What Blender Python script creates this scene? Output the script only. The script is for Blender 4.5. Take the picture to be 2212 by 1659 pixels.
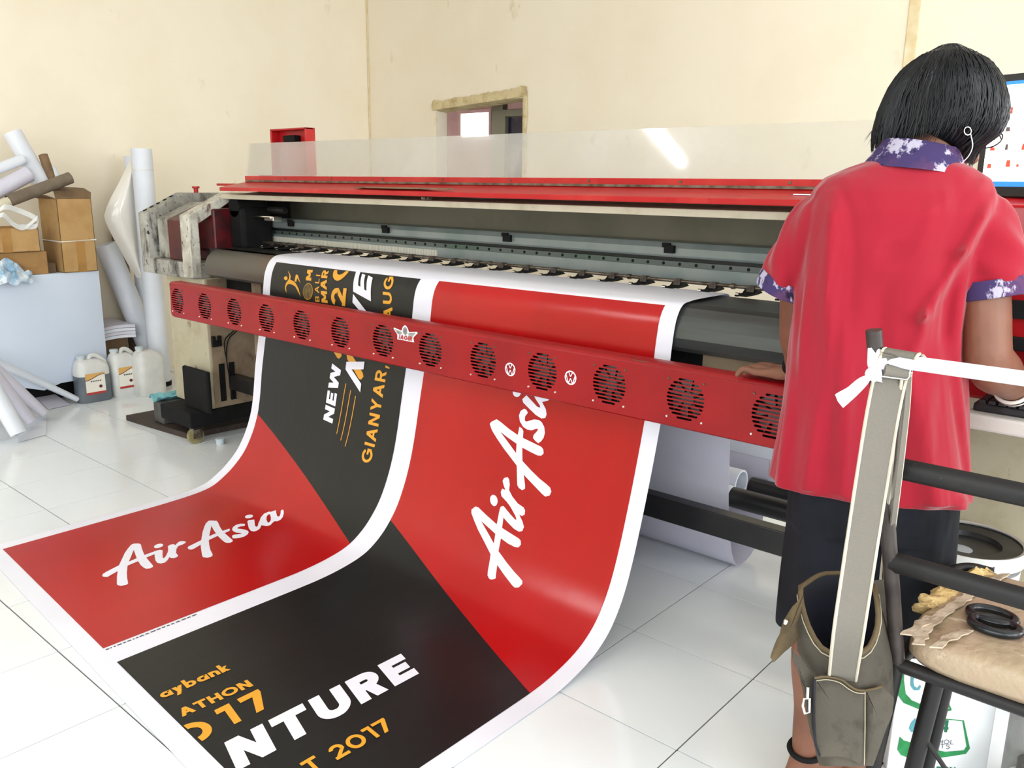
import bpy, bmesh, math, random
from math import sin, cos, pi, radians
from mathutils import Vector, Matrix, noise
random.seed(7)
SC = bpy.context.scene
COL = SC.collection
for o in list(bpy.data.objects):
    bpy.data.objects.remove(o)

# ------------------------------------------------------------------ camera
FPX, IW, IH, CAMZ = 1832.56, 2212.0, 1659.0, 1.33
YAW, PITCH, ROLL = -0.71675908, -0.23162723, 0.01234613
C = Vector((0, 0, CAMZ))
_f = Vector((sin(YAW) * cos(PITCH), cos(YAW) * cos(PITCH), sin(PITCH)))
_r0 = Vector((cos(YAW), -sin(YAW), 0))
_u0 = _r0.cross(_f)
_r = cos(ROLL) * _r0 + sin(ROLL) * _u0
_u = -sin(ROLL) * _r0 + cos(ROLL) * _u0
cam_data = bpy.data.cameras.new('camera')
cam_data.sensor_fit = 'HORIZONTAL'
cam_data.sensor_width = 36.0
cam_data.lens = 36.0 * FPX / IW
cam_data.clip_start = 0.02
cam = bpy.data.objects.new('camera', cam_data)
cam.matrix_world = Matrix(((_r.x, _u.x, -_f.x, 0), (_r.y, _u.y, -_f.y, 0), (_r.z, _u.z, -_f.z, CAMZ), (0, 0, 0, 1)))
COL.objects.link(cam)
SC.camera = cam

# ------------------------------------------------------------------ world, light, exposure
world = bpy.data.worlds.new('world')
SC.world = world
world.use_nodes = True
bg = world.node_tree.nodes['Background']
bg.inputs[0].default_value = (0.90, 0.96, 1.0, 1)      # bright overcast sky outside the open shopfront
bg.inputs[1].default_value = 1.35
SC.view_settings.view_transform = 'Standard'
SC.view_settings.look = 'None'
SC.view_settings.gamma = 1.0
SC.view_settings.exposure = 0.5
SC.view_settings.use_curve_mapping = False


def area(name, loc, target, sx, sy, power, color=(1, 1, 1)):
    d = bpy.data.lights.new(name, 'AREA')
    d.shape = 'RECTANGLE'
    d.size, d.size_y, d.energy, d.color = sx, sy, power, color
    o = bpy.data.objects.new(name, d)
    o.location = loc
    o.rotation_euler = (Vector(target) - Vector(loc)).to_track_quat('-Z', 'Y').to_euler()
    COL.objects.link(o)
    return o


# daylight that comes in through the wide open shopfront behind and to the right of the camera, then an added fill
area('shopfront_daylight', (0.0, -3.5, 1.9), (-1.6, 2.5, 0.8), 4.8, 2.6, 95, (0.95, 0.98, 1.0))
area('side_door_daylight', (3.4, 0.4, 1.9), (-1.6, 2.2, 0.9), 3.4, 2.4, 105, (0.97, 0.99, 1.0))
area('under_printer_fill', (3.4, 3.9, 1.3), (-1.6, 2.7, 0.45), 1.6, 2.2, 60, (0.98, 0.99, 1.0))  # added fill light that brightens the space under the printer

# ------------------------------------------------------------------ helpers
def ray(x, y):
    return (x - IW / 2) * _r - (y - IH / 2) * _u + FPX * _f
def at_y(x, y, Y):
    d = ray(x, y); return C + d * ((Y - C.y) / d.y)
def at_x(x, y, X):
    d = ray(x, y); return C + d * ((X - C.x) / d.x)
def at_z(x, y, Z):
    d = ray(x, y); return C + d * ((Z - C.z) / d.z)
def at_d(x, y, dist):
    return C + ray(x, y) * (dist / FPX)
def V(*a):
    return Vector(a)

ORG = {}


def tag(o, label=None, cat=None, group=None, kind=None):
    if label: o['label'] = label
    if cat: o['category'] = cat
    if group: o['group'] = group
    if kind: o['kind'] = kind
    return o


def thing(name, loc, label=None, cat=None, group=None, kind=None):
    o = bpy.data.objects.new(name, None)
    o.empty_display_size = 0.1
    o.location = loc
    COL.objects.link(o)
    ORG[o] = Vector(loc)
    return tag(o, label, cat, group, kind)


def frame_of(t):
    t = t.normalized()
    a = Vector((0, 0, 1)) if abs(t.z) < 0.9 else Vector((1, 0, 0))
    n = a.cross(t).normalized()
    return n, t.cross(n).normalized()


class MB:
    def __init__(s):
        s.v, s.f = [], []

    def add(s, vs, fs):
        k = len(s.v)
        s.v += [Vector(p) for p in vs]
        s.f += [tuple(i + k for i in f) for f in fs]
        return s

    def box(s, x0, x1, y0, y1, z0, z1):
        return s.add([(x, y, z) for z in (z0, z1) for y in (y0, y1) for x in (x0, x1)],
                     [(0, 2, 3, 1), (4, 5, 7, 6), (0, 1, 5, 4), (2, 6, 7, 3), (0, 4, 6, 2), (1, 3, 7, 5)])

    def obox(s, c, ax, ay, az):          # centre and three half-axes
        c, ax, ay, az = map(Vector, (c, ax, ay, az))
        return s.add([c + i * ax + j * ay + k * az for k in (-1, 1) for j in (-1, 1) for i in (-1, 1)],
                     [(0, 2, 3, 1), (4, 5, 7, 6), (0, 1, 5, 4), (2, 6, 7, 3), (0, 4, 6, 2), (1, 3, 7, 5)])

    def tube(s, pts, r, n=12, caps=True, sq=1.0, up=None, closed=False):
        pts = [Vector(p) for p in pts]
        m = len(pts)
        rs = r if isinstance(r, (list, tuple)) else [r] * m
        rings, N = [], None
        for i, p in enumerate(pts):
            if closed:
                t = pts[(i + 1) % m] - pts[i - 1]
            else:
                t = pts[min(i + 1, m - 1)] - pts[max(i - 1, 0)]
            t.normalize()
            if N is None:
                N = Vector(up) if up is not None else frame_of(t)[0]
            N = (N - t * N.dot(t)).normalized()
            Bn = t.cross(N)
            rings.append([p + rs[i] * (cos(a) * N + sq * sin(a) * Bn) for a in [2 * pi * k / n for k in range(n)]])
        return s.loft(rings, caps and not closed, closed)

    def cyl(s, p0, p1, r, r1=None, n=16):
        return s.tube([p0, p1], [r, r if r1 is None else r1], n)

    def loft(s, rings, caps=True, loop=False):
        n, m = len(rings[0]), len(rings)
        vs = [p for R in rings for p in R]
        fs = []
        for i in range(m if loop else m - 1):
            j = (i + 1) % m
            for k in range(n):
                l = (k + 1) % n
                fs.append((i * n + k, i * n + l, j * n + l, j * n + k))
        if caps:
            fs.append(tuple(range(n - 1, -1, -1)))
            fs.append(tuple((m - 1) * n + k for k in range(n)))
        return s.add(vs, fs)

    def grid(s, P):
        n, m = len(P), len(P[0])
        return s.add([p for R in P for p in R],
                     [(i * m + j, i * m + j + 1, (i + 1) * m + j + 1, (i + 1) * m + j) for i in range(n - 1) for j in range(m - 1)])

    def prism(s, poly, fn, d0, d1):      # 2-D outline mapped by fn(u, v, depth)
        n = len(poly)
        return s.add([fn(u, v, d0) for u, v in poly] + [fn(u, v, d1) for u, v in poly],
                     [tuple(range(n - 1, -1, -1)), tuple(range(n, 2 * n))] + [(k, (k + 1) % n, (k + 1) % n + n, k + n) for k in range(n)])

    def px(s, poly, x0, x1):             # outline in (y, z) pushed along x
        return s.prism(poly, lambda u, v, d: (d, u, v), x0, x1)

    def py(s, poly, y0, y1):             # outline in (x, z) pushed along y
        return s.prism(poly, lambda u, v, d: (u, d, v), y0, y1)

    def pz(s, poly, z0, z1):
        return s.prism(poly, lambda u, v, d: (u, v, d), z0, z1)

    def lathe(s, c, prof, n=24, caps=True):
        c = Vector(c)
        return s.loft([[c + Vector((r * cos(2 * pi * k / n), r * sin(2 * pi * k / n), z)) for k in range(n)] for r, z in prof], caps)

    def ball(s, c, r, n=12, m=8, M=None):
        c = Vector(c)
        r = r if isinstance(r, (list, tuple)) else (r, r, r)
        R = []
        for i in range(1, m):
            a = pi * i / m
            ring = []
            for k in range(n):
                b = 2 * pi * k / n
                p = Vector((r[0] * sin(a) * cos(b), r[1] * sin(a) * sin(b), -r[2] * cos(a)))
                ring.append(c + (M @ p if M else p))
            R.append(ring)
        return s.loft(R)

    def sheet(s, P, th):                 # grid of points thickened along its normals
        n, m = len(P), len(P[0])
        P = [[Vector(p) for p in R] for R in P]
        Nn = []
        for i in range(n):
            row = []
            for j in range(m):
                a = P[min(i + 1, n - 1)][j] - P[max(i - 1, 0)][j]
                b = P[i][min(j + 1, m - 1)] - P[i][max(j - 1, 0)]
                row.append(a.cross(b).normalized())
            Nn.append(row)
        top = [P[i][j] + Nn[i][j] * th / 2 for i in range(n) for j in range(m)]
        bot = [P[i][j] - Nn[i][j] * th / 2 for i in range(n) for j in range(m)]
        q = n * m
        f = []
        for i in range(n - 1):
            for j in range(m - 1):
                a, b, c, d = i * m + j, i * m + j + 1, (i + 1) * m + j + 1, (i + 1) * m + j
                f += [(a, d, c, b), (a + q, b + q, c + q, d + q)]
        rim = [j for j in range(m)] + [i * m + m - 1 for i in range(1, n)] + [(n - 1) * m + j for j in range(m - 2, -1, -1)] + [i * m for i in range(n - 2, 0, -1)]
        for k in range(len(rim)):
            a, b = rim[k], rim[(k + 1) % len(rim)]
            f.append((a, b, b + q, a + q))
        return s.add(top + bot, f)

    def ribbon(s, pts, wide, th):        # strap: centre line + half-width vectors
        wide = wide if isinstance(wide, list) else [wide] * len(pts)
        return s.sheet([[Vector(p) - Vector(w), Vector(p), Vector(p) + Vector(w)] for p, w in zip(pts, wide)], th)

    def build(s, name, mat, parent=None, smooth=None, bevel=0, label=None, cat=None, group=None, kind=None, seg=2, fix=True):
        if parent is not None:
            o0 = ORG[parent]
        else:
            xs, ys, zs = zip(*s.v)
            o0 = Vector(((min(xs) + max(xs)) / 2, (min(ys) + max(ys)) / 2, min(zs)))
        me = bpy.data.meshes.new(name)
        me.from_pydata([tuple(p - o0) for p in s.v], [], s.f)
        if fix:
            bm = bmesh.new(); bm.from_mesh(me)
            bmesh.ops.recalc_face_normals(bm, faces=bm.faces)
            bm.to_mesh(me); bm.free()
        return mk(me, name, mat, parent, o0, smooth, bevel, label, cat, group, kind, seg)


def mk(me, name, mat, parent, o0, smooth=None, bevel=0, label=None, cat=None, group=None, kind=None, seg=2):
    if mat is not None and not me.materials:
        me.materials.append(mat)
    if smooth is not None:
        me.polygons.foreach_set('use_smooth', [True] * len(me.polygons))
        if smooth < 179:
            me.set_sharp_from_angle(angle=radians(smooth))
    o = bpy.data.objects.new(name, me)
    COL.objects.link(o)
    if parent is not None:
        o.parent = parent
        ORG[o] = Vector(ORG[parent])
    else:
        o.location = o0
        ORG[o] = Vector(o0)
    if bevel:
        b = o.modifiers.new('bevel', 'BEVEL')
        b.width, b.segments, b.limit_method, b.angle_limit = bevel, seg, 'ANGLE', radians(40)
        b.harden_normals = False
    return tag(o, label, cat, group, kind)


def inst(me, name, parent, world_loc, rot=None):   # a copy that shares mesh data
    o = bpy.data.objects.new(name, me)
    COL.objects.link(o)
    o.parent = parent
    o.location = Vector(world_loc) - ORG[parent]
    if rot: o.rotation_euler = rot
    ORG[o] = Vector(world_loc)
    return o


def mesh_of(mb, name, mat, smooth=None):
    me = bpy.data.meshes.new(name)
    me.from_pydata([tuple(p) for p in mb.v], [], mb.f)
    bm = bmesh.new(); bm.from_mesh(me)
    bmesh.ops.recalc_face_normals(bm, faces=bm.faces)
    bm.to_mesh(me); bm.free()
    me.materials.append(mat)
    if smooth is not None:
        me.polygons.foreach_set('use_smooth', [True] * len(me.polygons))
        me.set_sharp_from_angle(angle=radians(smooth))
    return me


def noz(p, sc, seed=0.0):
    return noise.noise(Vector(p) * sc + Vector((seed, seed * 1.7, -seed)))


def spline(P, n=8):
    P = [Vector(p) for p in P]
    Q = [2 * P[0] - P[1]] + P + [2 * P[-1] - P[-2]]
    o = []
    for i in range(1, len(Q) - 2):
        a, b, c, d = Q[i - 1:i + 3]
        for k in range(n):
            t = k / n
            o.append(0.5 * (2 * b + (c - a) * t + (2 * a - 5 * b + 4 * c - d) * t * t + (3 * b - a - 3 * c + d) * t ** 3))
    o.append(P[-1])
    return o


# ------------------------------------------------------------------ materials (all procedural)
def srgb(r, g, b):
    f = lambda c: c / 12.92 if c <= 0.04045 else ((c + 0.055) / 1.055) ** 2.4
    return (f(r / 255), f(g / 255), f(b / 255), 1)


def mat(name, col, rough=0.5, metal=0.0, spec=0.5, col2=None, scale=8.0, lo=0.4, hi=0.65, detail=4.0, bump=0.0, bscale=60.0,
        stretch=(1, 1, 1), coat=0.0, rough2=None, sheen=0.0, alpha=None, emit=None, estr=0.0, trans=0.0):
    m = bpy.data.materials.new(name)
    m.use_nodes = True
    nt = m.node_tree
    b = nt.nodes['Principled BSDF']
    b.inputs['Base Color'].default_value = srgb(*col)
    b.inputs['Roughness'].default_value = rough
    b.inputs['Metallic'].default_value = metal
    b.inputs['Specular IOR Level'].default_value = spec
    b.inputs['Coat Weight'].default_value = coat
    b.inputs['Transmission Weight'].default_value = trans
    if sheen: b.inputs['Sheen Weight'].default_value = sheen
    if emit:
        b.inputs['Emission Color'].default_value = srgb(*emit)
        b.inputs['Emission Strength'].default_value = estr
    tc = nt.nodes.new('ShaderNodeTexCoord')
    mp = nt.nodes.new('ShaderNodeMapping')
    mp.inputs['Scale'].default_value = stretch
    nt.links.new(tc.outputs['Object'], mp.inputs[0])
    if col2 or rough2 is not None:
        n = nt.nodes.new('ShaderNodeTexNoise')
        n.inputs['Scale'].default_value = scale
        n.inputs['Detail'].default_value = detail
        nt.links.new(mp.outputs[0], n.inputs['Vector'])
        r = nt.nodes.new('ShaderNodeMapRange')
        r.inputs[1].default_value, r.inputs[2].default_value = lo, hi
        nt.links.new(n.outputs[0], r.inputs[0])
        if col2:
            x = nt.nodes.new('ShaderNodeMix')
            x.data_type = 'RGBA'
            x.inputs[6].default_value, x.inputs[7].default_value = srgb(*col), srgb(*col2)
            nt.links.new(r.outputs[0], x.inputs[0])
            nt.links.new(x.outputs[2], b.inputs['Base Color'])
        if rough2 is not None:
            q = nt.nodes.new('ShaderNodeMapRange')
            q.inputs[3].default_value, q.inputs[4].default_value = rough, rough2
            nt.links.new(r.outputs[0], q.inputs[0])
            nt.links.new(q.outputs[0], b.inputs['Roughness'])
    if bump:
        n2 = nt.nodes.new('ShaderNodeTexNoise')
        n2.inputs['Scale'].default_value = bscale
        n2.inputs['Detail'].default_value = 3.0
        nt.links.new(mp.outputs[0], n2.inputs['Vector'])
        bp = nt.nodes.new('ShaderNodeBump')
        bp.inputs['Strength'].default_value = bump
        bp.inputs['Distance'].default_value = 0.01
        nt.links.new(n2.outputs[0], bp.inputs['Height'])
        nt.links.new(bp.outputs[0], b.inputs['Normal'])
    return m


def weathered(name, base, stains, rough=0.5, metal=0.0, spec=0.4, bump=0.0):
    """base colour with several layers of blotchy stains: (colour, scale, lo, hi, stretch)"""
    m = mat(name, base, rough, metal, spec, bump=bump)
    nt = m.node_tree
    b = nt.nodes['Principled BSDF']
    tc = nt.nodes['Texture Coordinate']
    prev = None
    for i, (c, sc, lo, hi, st) in enumerate(stains):
        mp = nt.nodes.new('ShaderNodeMapping')
        mp.inputs['Scale'].default_value = st
        mp.inputs['Location'].default_value = (i * 3.1, i * 1.7, i * 5.3)
        nt.links.new(tc.outputs['Object'], mp.inputs[0])
        n = nt.nodes.new('ShaderNodeTexNoise')
        n.inputs['Scale'].default_value, n.inputs['Detail'].default_value, n.inputs['Roughness'].default_value = sc, 6.0, 0.62
        nt.links.new(mp.outputs[0], n.inputs['Vector'])
        r = nt.nodes.new('ShaderNodeMapRange')
        r.inputs[1].default_value, r.inputs[2].default_value = lo, hi
        nt.links.new(n.outputs[0], r.inputs[0])
        x = nt.nodes.new('ShaderNodeMix')
        x.data_type = 'RGBA'
        x.inputs[7].default_value = srgb(*c)
        if prev: nt.links.new(prev, x.inputs[6])
        else: x.inputs[6].default_value = srgb(*base)
        nt.links.new(r.outputs[0], x.inputs[0])
        prev = x.outputs[2]
    nt.links.new(prev, b.inputs['Base Color'])
    return m


U1 = (1, 1, 1)
M = {}
M['wall'] = weathered('wall_paint', (243, 233, 213), [((237, 225, 200), 1.1, .45, .75, U1), ((206, 190, 150), 5.0, .66, .80, (1, 1, .6)), ((150, 125, 90), 14.0, .74, .80, U1)], rough=.75, spec=.25)
M['ceil'] = mat('ceiling_paint', (240, 238, 230), .8)
M['tile'] = mat('glazed_tile', (236, 240, 242), .12, spec=.5, col2=(227, 231, 233), scale=1.6, rough2=.2)
M['grout'] = mat('dark_grout', (44, 40, 37), .9, col2=(80, 75, 70), scale=6)
M['stain'] = mat('stained_plaster', (214, 190, 140), .8, col2=(232, 222, 190), scale=9, lo=.35, hi=.7)
M['plaster_edge'] = weathered('crumbled_plaster', (216, 200, 158), [((176, 150, 100), 12, .45, .7, U1), ((110, 84, 56), 28, .66, .74, U1)], rough=.85, bump=.8)
M['pinkwall'] = mat('pink_wall', (196, 160, 150), .8, col2=(176, 140, 134), scale=3)
M['greywall'] = mat('grey_wall', (196, 186, 176), .8)
M['glow'] = mat('sky_window_pane', (255, 255, 255), .3, emit=(255, 255, 255), estr=6)
M['darkdoor'] = mat('dark_glass_door', (38, 34, 62), .25, col2=(110, 112, 150), scale=5, lo=.5, hi=.8)
M['olive'] = mat('olive_frame', (148, 146, 128), .6)
M['red'] = mat('red_powder_coat', (152, 12, 19), .36, spec=.35, col2=(140, 10, 17), scale=5, bump=.04, bscale=300)
M['redlid'] = weathered('red_lid_paint', (178, 18, 24), [((196, 52, 46), 4, .48, .72, (1, 3, 1)), ((120, 20, 24), 18, .66, .74, U1)], rough=.36)
M['darkred'] = mat('dark_red_panel', (86, 8, 16), .4, col2=(48, 6, 12), scale=14)
M['dirtywhite'] = weathered('inky_white_metal', (176, 175, 166), [((132, 128, 118), 6, .40, .62, U1), ((96, 120, 150), 9, .62, .74, (1, 1, 2)), ((60, 52, 50), 9, .52, .68, (2, 2, .7)), ((24, 20, 22), 30, .60, .66, U1)], rough=.5)
M['dirtywhite2'] = weathered('inky_white_edge', (206, 204, 190), [((150, 144, 132), 8, .42, .64, U1), ((104, 78, 72), 12, .54, .68, (2, 2, .5)), ((40, 34, 34), 34, .60, .68, U1)], rough=.5)
M['beige'] = weathered('beige_machine_paint', (186, 178, 152), [((160, 146, 112), 5, .45, .7, U1), ((120, 92, 60), 16, .63, .75, (1, 1, .6)), ((60, 44, 34), 40, .70, .74, U1)], rough=.55)
M['beige2'] = weathered('brown_stained_paint', (150, 132, 108), [((120, 98, 76), 6, .42, .7, U1), ((86, 62, 44), 14, .6, .75, (1, 1, .6)), ((40, 30, 26), 40, .68, .74, U1)], rough=.6)
M['beampaint'] = weathered('cream_beam_paint', (196, 188, 166), [((170, 160, 134), 8, .5, .75, U1), ((120, 96, 70), 30, .66, .74, U1)], rough=.5)
M['black'] = mat('black_metal', (20, 20, 22), .4, col2=(34, 32, 32), scale=9)
M['matblack'] = mat('matt_black', (9, 9, 10), .75, spec=.25, col2=(18, 17, 17), scale=12)
M['chairblack'] = weathered('worn_black_paint', (20, 18, 18), [((44, 37, 32), 14, .55, .8, U1), ((84, 66, 50), 50, .68, .74, U1)], rough=.5)
M['chairpost'] = mat('worn_dark_metal', (70, 62, 58), .45, metal=.3, col2=(46, 40, 38), scale=20)
M['platen'] = mat('dark_grey_platen', (74, 76, 76), .3, metal=.55, col2=(58, 56, 52), scale=3, stretch=(.4, 3, 3))
M['apron'] = mat('dark_grey_apron', (82, 86, 86), .32, metal=.4, col2=(62, 62, 60), scale=4, stretch=(.3, 3, 3))
M['aprondirty'] = weathered('dusty_apron_end', (92, 88, 80), [((104, 82, 64), 3, .5, .7, (.5, 2, 2))], rough=.45, metal=.2)
M['rail'] = mat('grey_rail_paint', (134, 142, 140), .34, metal=.2, col2=(116, 128, 128), scale=6)
M['raildark'] = mat('dark_rail_strip', (92, 98, 98), .4, metal=.3, col2=(78, 96, 86), scale=2)
M['slot'] = mat('dark_slot', (34, 38, 36), .5)
M['backpanel'] = weathered('olive_back_panel', (128, 123, 106), [((110, 106, 90), 3, .4, .7, U1), ((150, 118, 34), 2.2, .70, .76, (1, 1, .3))], rough=.6)
M['steel'] = mat('worn_steel', (128, 120, 110), .38, metal=.8, col2=(84, 70, 58), scale=25)
M['clip'] = mat('grey_clip_metal', (104, 98, 90), .4, metal=.6, col2=(70, 62, 56), scale=40)
M['chrome'] = mat('chrome', (226, 224, 218), .16, metal=1.0)
M['screwdark'] = mat('dull_screw', (110, 92, 76), .45, metal=.7)
M['white'] = mat('white_vinyl', (236, 236, 246), .42, spec=.4, col2=(230, 230, 242), scale=3)
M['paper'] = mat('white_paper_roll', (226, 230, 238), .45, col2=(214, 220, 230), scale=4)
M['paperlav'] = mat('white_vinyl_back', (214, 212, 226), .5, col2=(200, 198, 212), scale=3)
M['vred'] = mat('red_vinyl_print', (178, 5, 10), .24, spec=.45, col2=(170, 5, 9), scale=3, bump=.05, bscale=26, stretch=(1, .25, .25))
M['vblack'] = mat('black_vinyl_print', (23, 25, 26), .30, spec=.32, col2=(19, 21, 22), scale=3, bump=.06, bscale=22, stretch=(1, .3, .3))
M['vwhite'] = mat('white_ink', (238, 238, 250), .34)
M['vgold'] = mat('orange_ink', (226, 160, 42), .34)
M['vgold2'] = mat('dark_gold_ink', (112, 88, 36), .4, col2=(60, 48, 24), scale=60)
M['card'] = weathered('cardboard', (188, 152, 102), [((172, 134, 86), 7, .45, .7, U1), ((120, 86, 50), 16, .68, .78, U1)], rough=.8, spec=.2)
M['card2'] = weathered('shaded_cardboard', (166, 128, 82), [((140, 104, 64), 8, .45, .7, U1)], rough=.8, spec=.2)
M['tape'] = mat('brown_parcel_tape', (176, 132, 74), .3, col2=(160, 118, 64), scale=10)
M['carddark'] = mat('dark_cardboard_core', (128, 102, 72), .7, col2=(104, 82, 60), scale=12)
M['greycore'] = mat('grey_brown_core', (124, 110, 92), .7, col2=(104, 92, 78), scale=9)
M['cream'] = mat('cream_paper_roll', (214, 206, 184), .6, col2=(196, 186, 160), scale=6)
M['cloth'] = mat('white_panel', (212, 222, 236), .6, spec=.25, col2=(204, 214, 230), scale=1.5)
M['bluebag'] = mat('pale_blue_plastic', (140, 178, 206), .2, col2=(226, 234, 240), scale=18, bump=.7, bscale=40)
M['string'] = mat('white_string', (236, 236, 232), .6)
M['hdpe'] = mat('cloudy_plastic', (222, 222, 218), .35, col2=(206, 206, 202), scale=8)
M['inkcan'] = mat('grey_ink_in_plastic', (92, 100, 108), .35, col2=(108, 116, 122), scale=6)
M['canlabel'] = mat('white_can_label', (240, 234, 220), .5)
M['labelred'] = mat('label_red', (176, 56, 46), .5)
M['labeltan'] = mat('label_tan', (220, 170, 96), .5)
M['labelmaroon'] = mat('label_maroon', (86, 34, 44), .5)
M['cyan'] = mat('cyan_rag', (130, 190, 196), .8, col2=(90, 150, 160), scale=20)
M['board'] = weathered('dark_wood_board', (58, 48, 42), [((84, 68, 58), 9, .5, .75, (1, 3, 1))], rough=.7)
M['greybox'] = mat('dark_grey_plastic', (62, 62, 60), .5, col2=(84, 82, 78), scale=14)
M['caster'] = mat('yellowed_caster', (150, 140, 96), .35, col2=(96, 88, 60), scale=20)
M['cup'] = mat('pale_blue_cup', (196, 208, 214), .4)
M['shirt'] = mat('crimson_shirt_cotton', (156, 21, 42), .8, spec=.2, col2=(148, 18, 38), scale=3, bump=.03, bscale=600, sheen=.25)
def ikat(name):
    m = weathered(name, (62, 50, 92), [((96, 60, 92), 12, .5, .7, U1), ((176, 170, 190), 34, .55, .59, (1, 1, .6)), ((40, 34, 60), 30, .6, .66, U1)], rough=.8, spec=.2)
    return m
def add_folds(m, scale, stretch, strength, dist):
    nt = m.node_tree; b = nt.nodes['Principled BSDF']
    mp = nt.nodes.new('ShaderNodeMapping'); mp.inputs['Scale'].default_value = stretch
    nt.links.new(nt.nodes['Texture Coordinate'].outputs['Object'], mp.inputs[0])
    n = nt.nodes.new('ShaderNodeTexNoise'); n.inputs['Scale'].default_value = scale; n.inputs['Detail'].default_value = 2.0; n.inputs['Distortion'].default_value = .6
    nt.links.new(mp.outputs[0], n.inputs['Vector'])
    bp = nt.nodes.new('ShaderNodeBump'); bp.inputs['Strength'].default_value = strength; bp.inputs['Distance'].default_value = dist
    nt.links.new(n.outputs[0], bp.inputs['Height'])
    old = b.inputs['Normal'].links[0].from_socket if b.inputs['Normal'].links else None
    if old: nt.links.new(old, bp.inputs['Normal'])
    nt.links.new(bp.outputs[0], b.inputs['Normal'])
add_folds(M['shirt'], 7.0, (1, 1, .35), .55, .05)
M['ikat'] = ikat('purple_patterned_cotton')
M['shorts'] = mat('black_shorts_cloth', (13, 14, 19), .8, spec=.25, col2=(24, 26, 36), scale=6, bump=.05, bscale=300)
add_folds(M['shorts'], 8.0, (1, 1, .4), .6, .04)
M['skin'] = mat('brown_skin', (130, 86, 66), .5, spec=.4, col2=(114, 74, 56), scale=9, bump=.03, bscale=120)
M['hair'] = mat('black_hair', (6, 7, 9), .42, spec=.3, col2=(14, 16, 21), scale=30, stretch=(6, 6, 1))
M['wire'] = mat('white_earphone_cable', (216, 216, 214), .4)
M['lens'] = mat('spectacle_rim', (60, 48, 42), .3, metal=.5)
M['canvas'] = weathered('olive_grey_canvas', (80, 75, 67), [((92, 86, 76), 6, .45, .7, U1), ((60, 55, 49), 18, .55, .75, U1)], rough=.9, spec=.15, bump=.25)
M['canvas2'] = weathered('olive_canvas_flap', (100, 86, 64), [((78, 68, 52), 8, .45, .7, U1)], rough=.9, spec=.15, bump=.25)
M['lining'] = mat('dark_bag_lining', (14, 15, 26), .8, col2=(26, 28, 50), scale=10)
M['strap'] = mat('grey_web_strap', (120, 115, 106), .85, spec=.2, col2=(114, 109, 100), scale=900, bump=.3, bscale=500)
M['strapedge'] = mat('cream_strap_edge', (194, 186, 168), .85, spec=.2)
M['thread'] = mat('pale_thread', (176, 166, 140), .8)
M['rag'] = mat('white_rag', (240, 240, 248), .8, spec=.2, col2=(228, 228, 240), scale=12)
M['wraptape'] = mat('white_wrapped_tube', (236, 236, 244), .5, spec=.3)
M['seat'] = weathered('worn_beige_vinyl', (166, 148, 120), [((178, 146, 130), 4, .45, .7, U1), ((120, 98, 64), 9, .55, .72, U1), ((226, 214, 190), 7, .62, .74, (1, 4, 1)), ((70, 58, 44), 40, .7, .73, U1)], rough=.38, spec=.5, bump=.3)
M['foam'] = weathered('yellow_foam', (204, 178, 126), [((180, 144, 86), 20, .45, .7, U1), ((226, 206, 160), 30, .58, .7, U1)], rough=.95, spec=.1, bump=1.0)
M['torn'] = mat('torn_vinyl_backing', (196, 180, 158), .7, col2=(164, 146, 122), scale=30, bump=.5)
M['handle'] = mat('black_scissor_plastic', (22, 26, 30), .25)
M['pailink'] = mat('dark_ink_residue', (44, 46, 48), .35, col2=(82, 84, 84), scale=6)
M['pail'] = mat('white_pail', (232, 234, 236), .35, col2=(206, 210, 214), scale=7)
M['carton'] = mat('white_carton', (240, 242, 244), .5)
M['green'] = mat('green_print', (24, 130, 66), .5, col2=(60, 160, 96), scale=22)
M['teal'] = mat('teal_print', (86, 160, 170), .5)
M['dgreen'] = mat('dark_green_print', (16, 104, 70), .5)
M['inkgrey'] = mat('dark_lettering', (70, 70, 84), .5)
M['key'] = mat('black_keys', (26, 26, 28), .4, col2=(40, 40, 42), scale=40)
M['shelf'] = weathered('dirty_white_shelf', (206, 202, 196), [((186, 180, 170), 6, .45, .7, U1), ((96, 92, 124), 9, .66, .8, U1), ((60, 44, 40), 40, .7, .74, U1)], rough=.5)
M['screen'] = mat('lit_screen', (250, 250, 252), .3, emit=(250, 251, 255), estr=1.6)
M['taskbar'] = mat('screen_blue_bar', (40, 110, 190), .3, emit=(40, 120, 205), estr=1.0)
M['icon1'] = mat('screen_red_icon', (200, 60, 40), .3, emit=(206, 70, 50), estr=1.0)
M['icon2'] = mat('screen_dark_icon', (60, 50, 48), .3, emit=(96, 84, 80), estr=.8)
M['icon3'] = mat('screen_amber_icon', (220, 160, 90), .3, emit=(224, 168, 100), estr=1.0)
M['bangle'] = mat('white_bangle', (232, 226, 214), .3)
M['lamp'] = mat('fluorescent_tube', (255, 255, 255), .4, emit=(245, 250, 255), estr=48)
M['fill_lamp'] = mat('fill_fluorescent_tube', (255, 255, 255), .4, emit=(255, 250, 240), estr=7)
M['silver'] = mat('silver_print', (184, 186, 184), .3, metal=.6, col2=(120, 122, 120), scale=40)
M['greybottle'] = mat('grey_bottle', (150, 150, 148), .4, col2=(110, 108, 104), scale=8)

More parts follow.
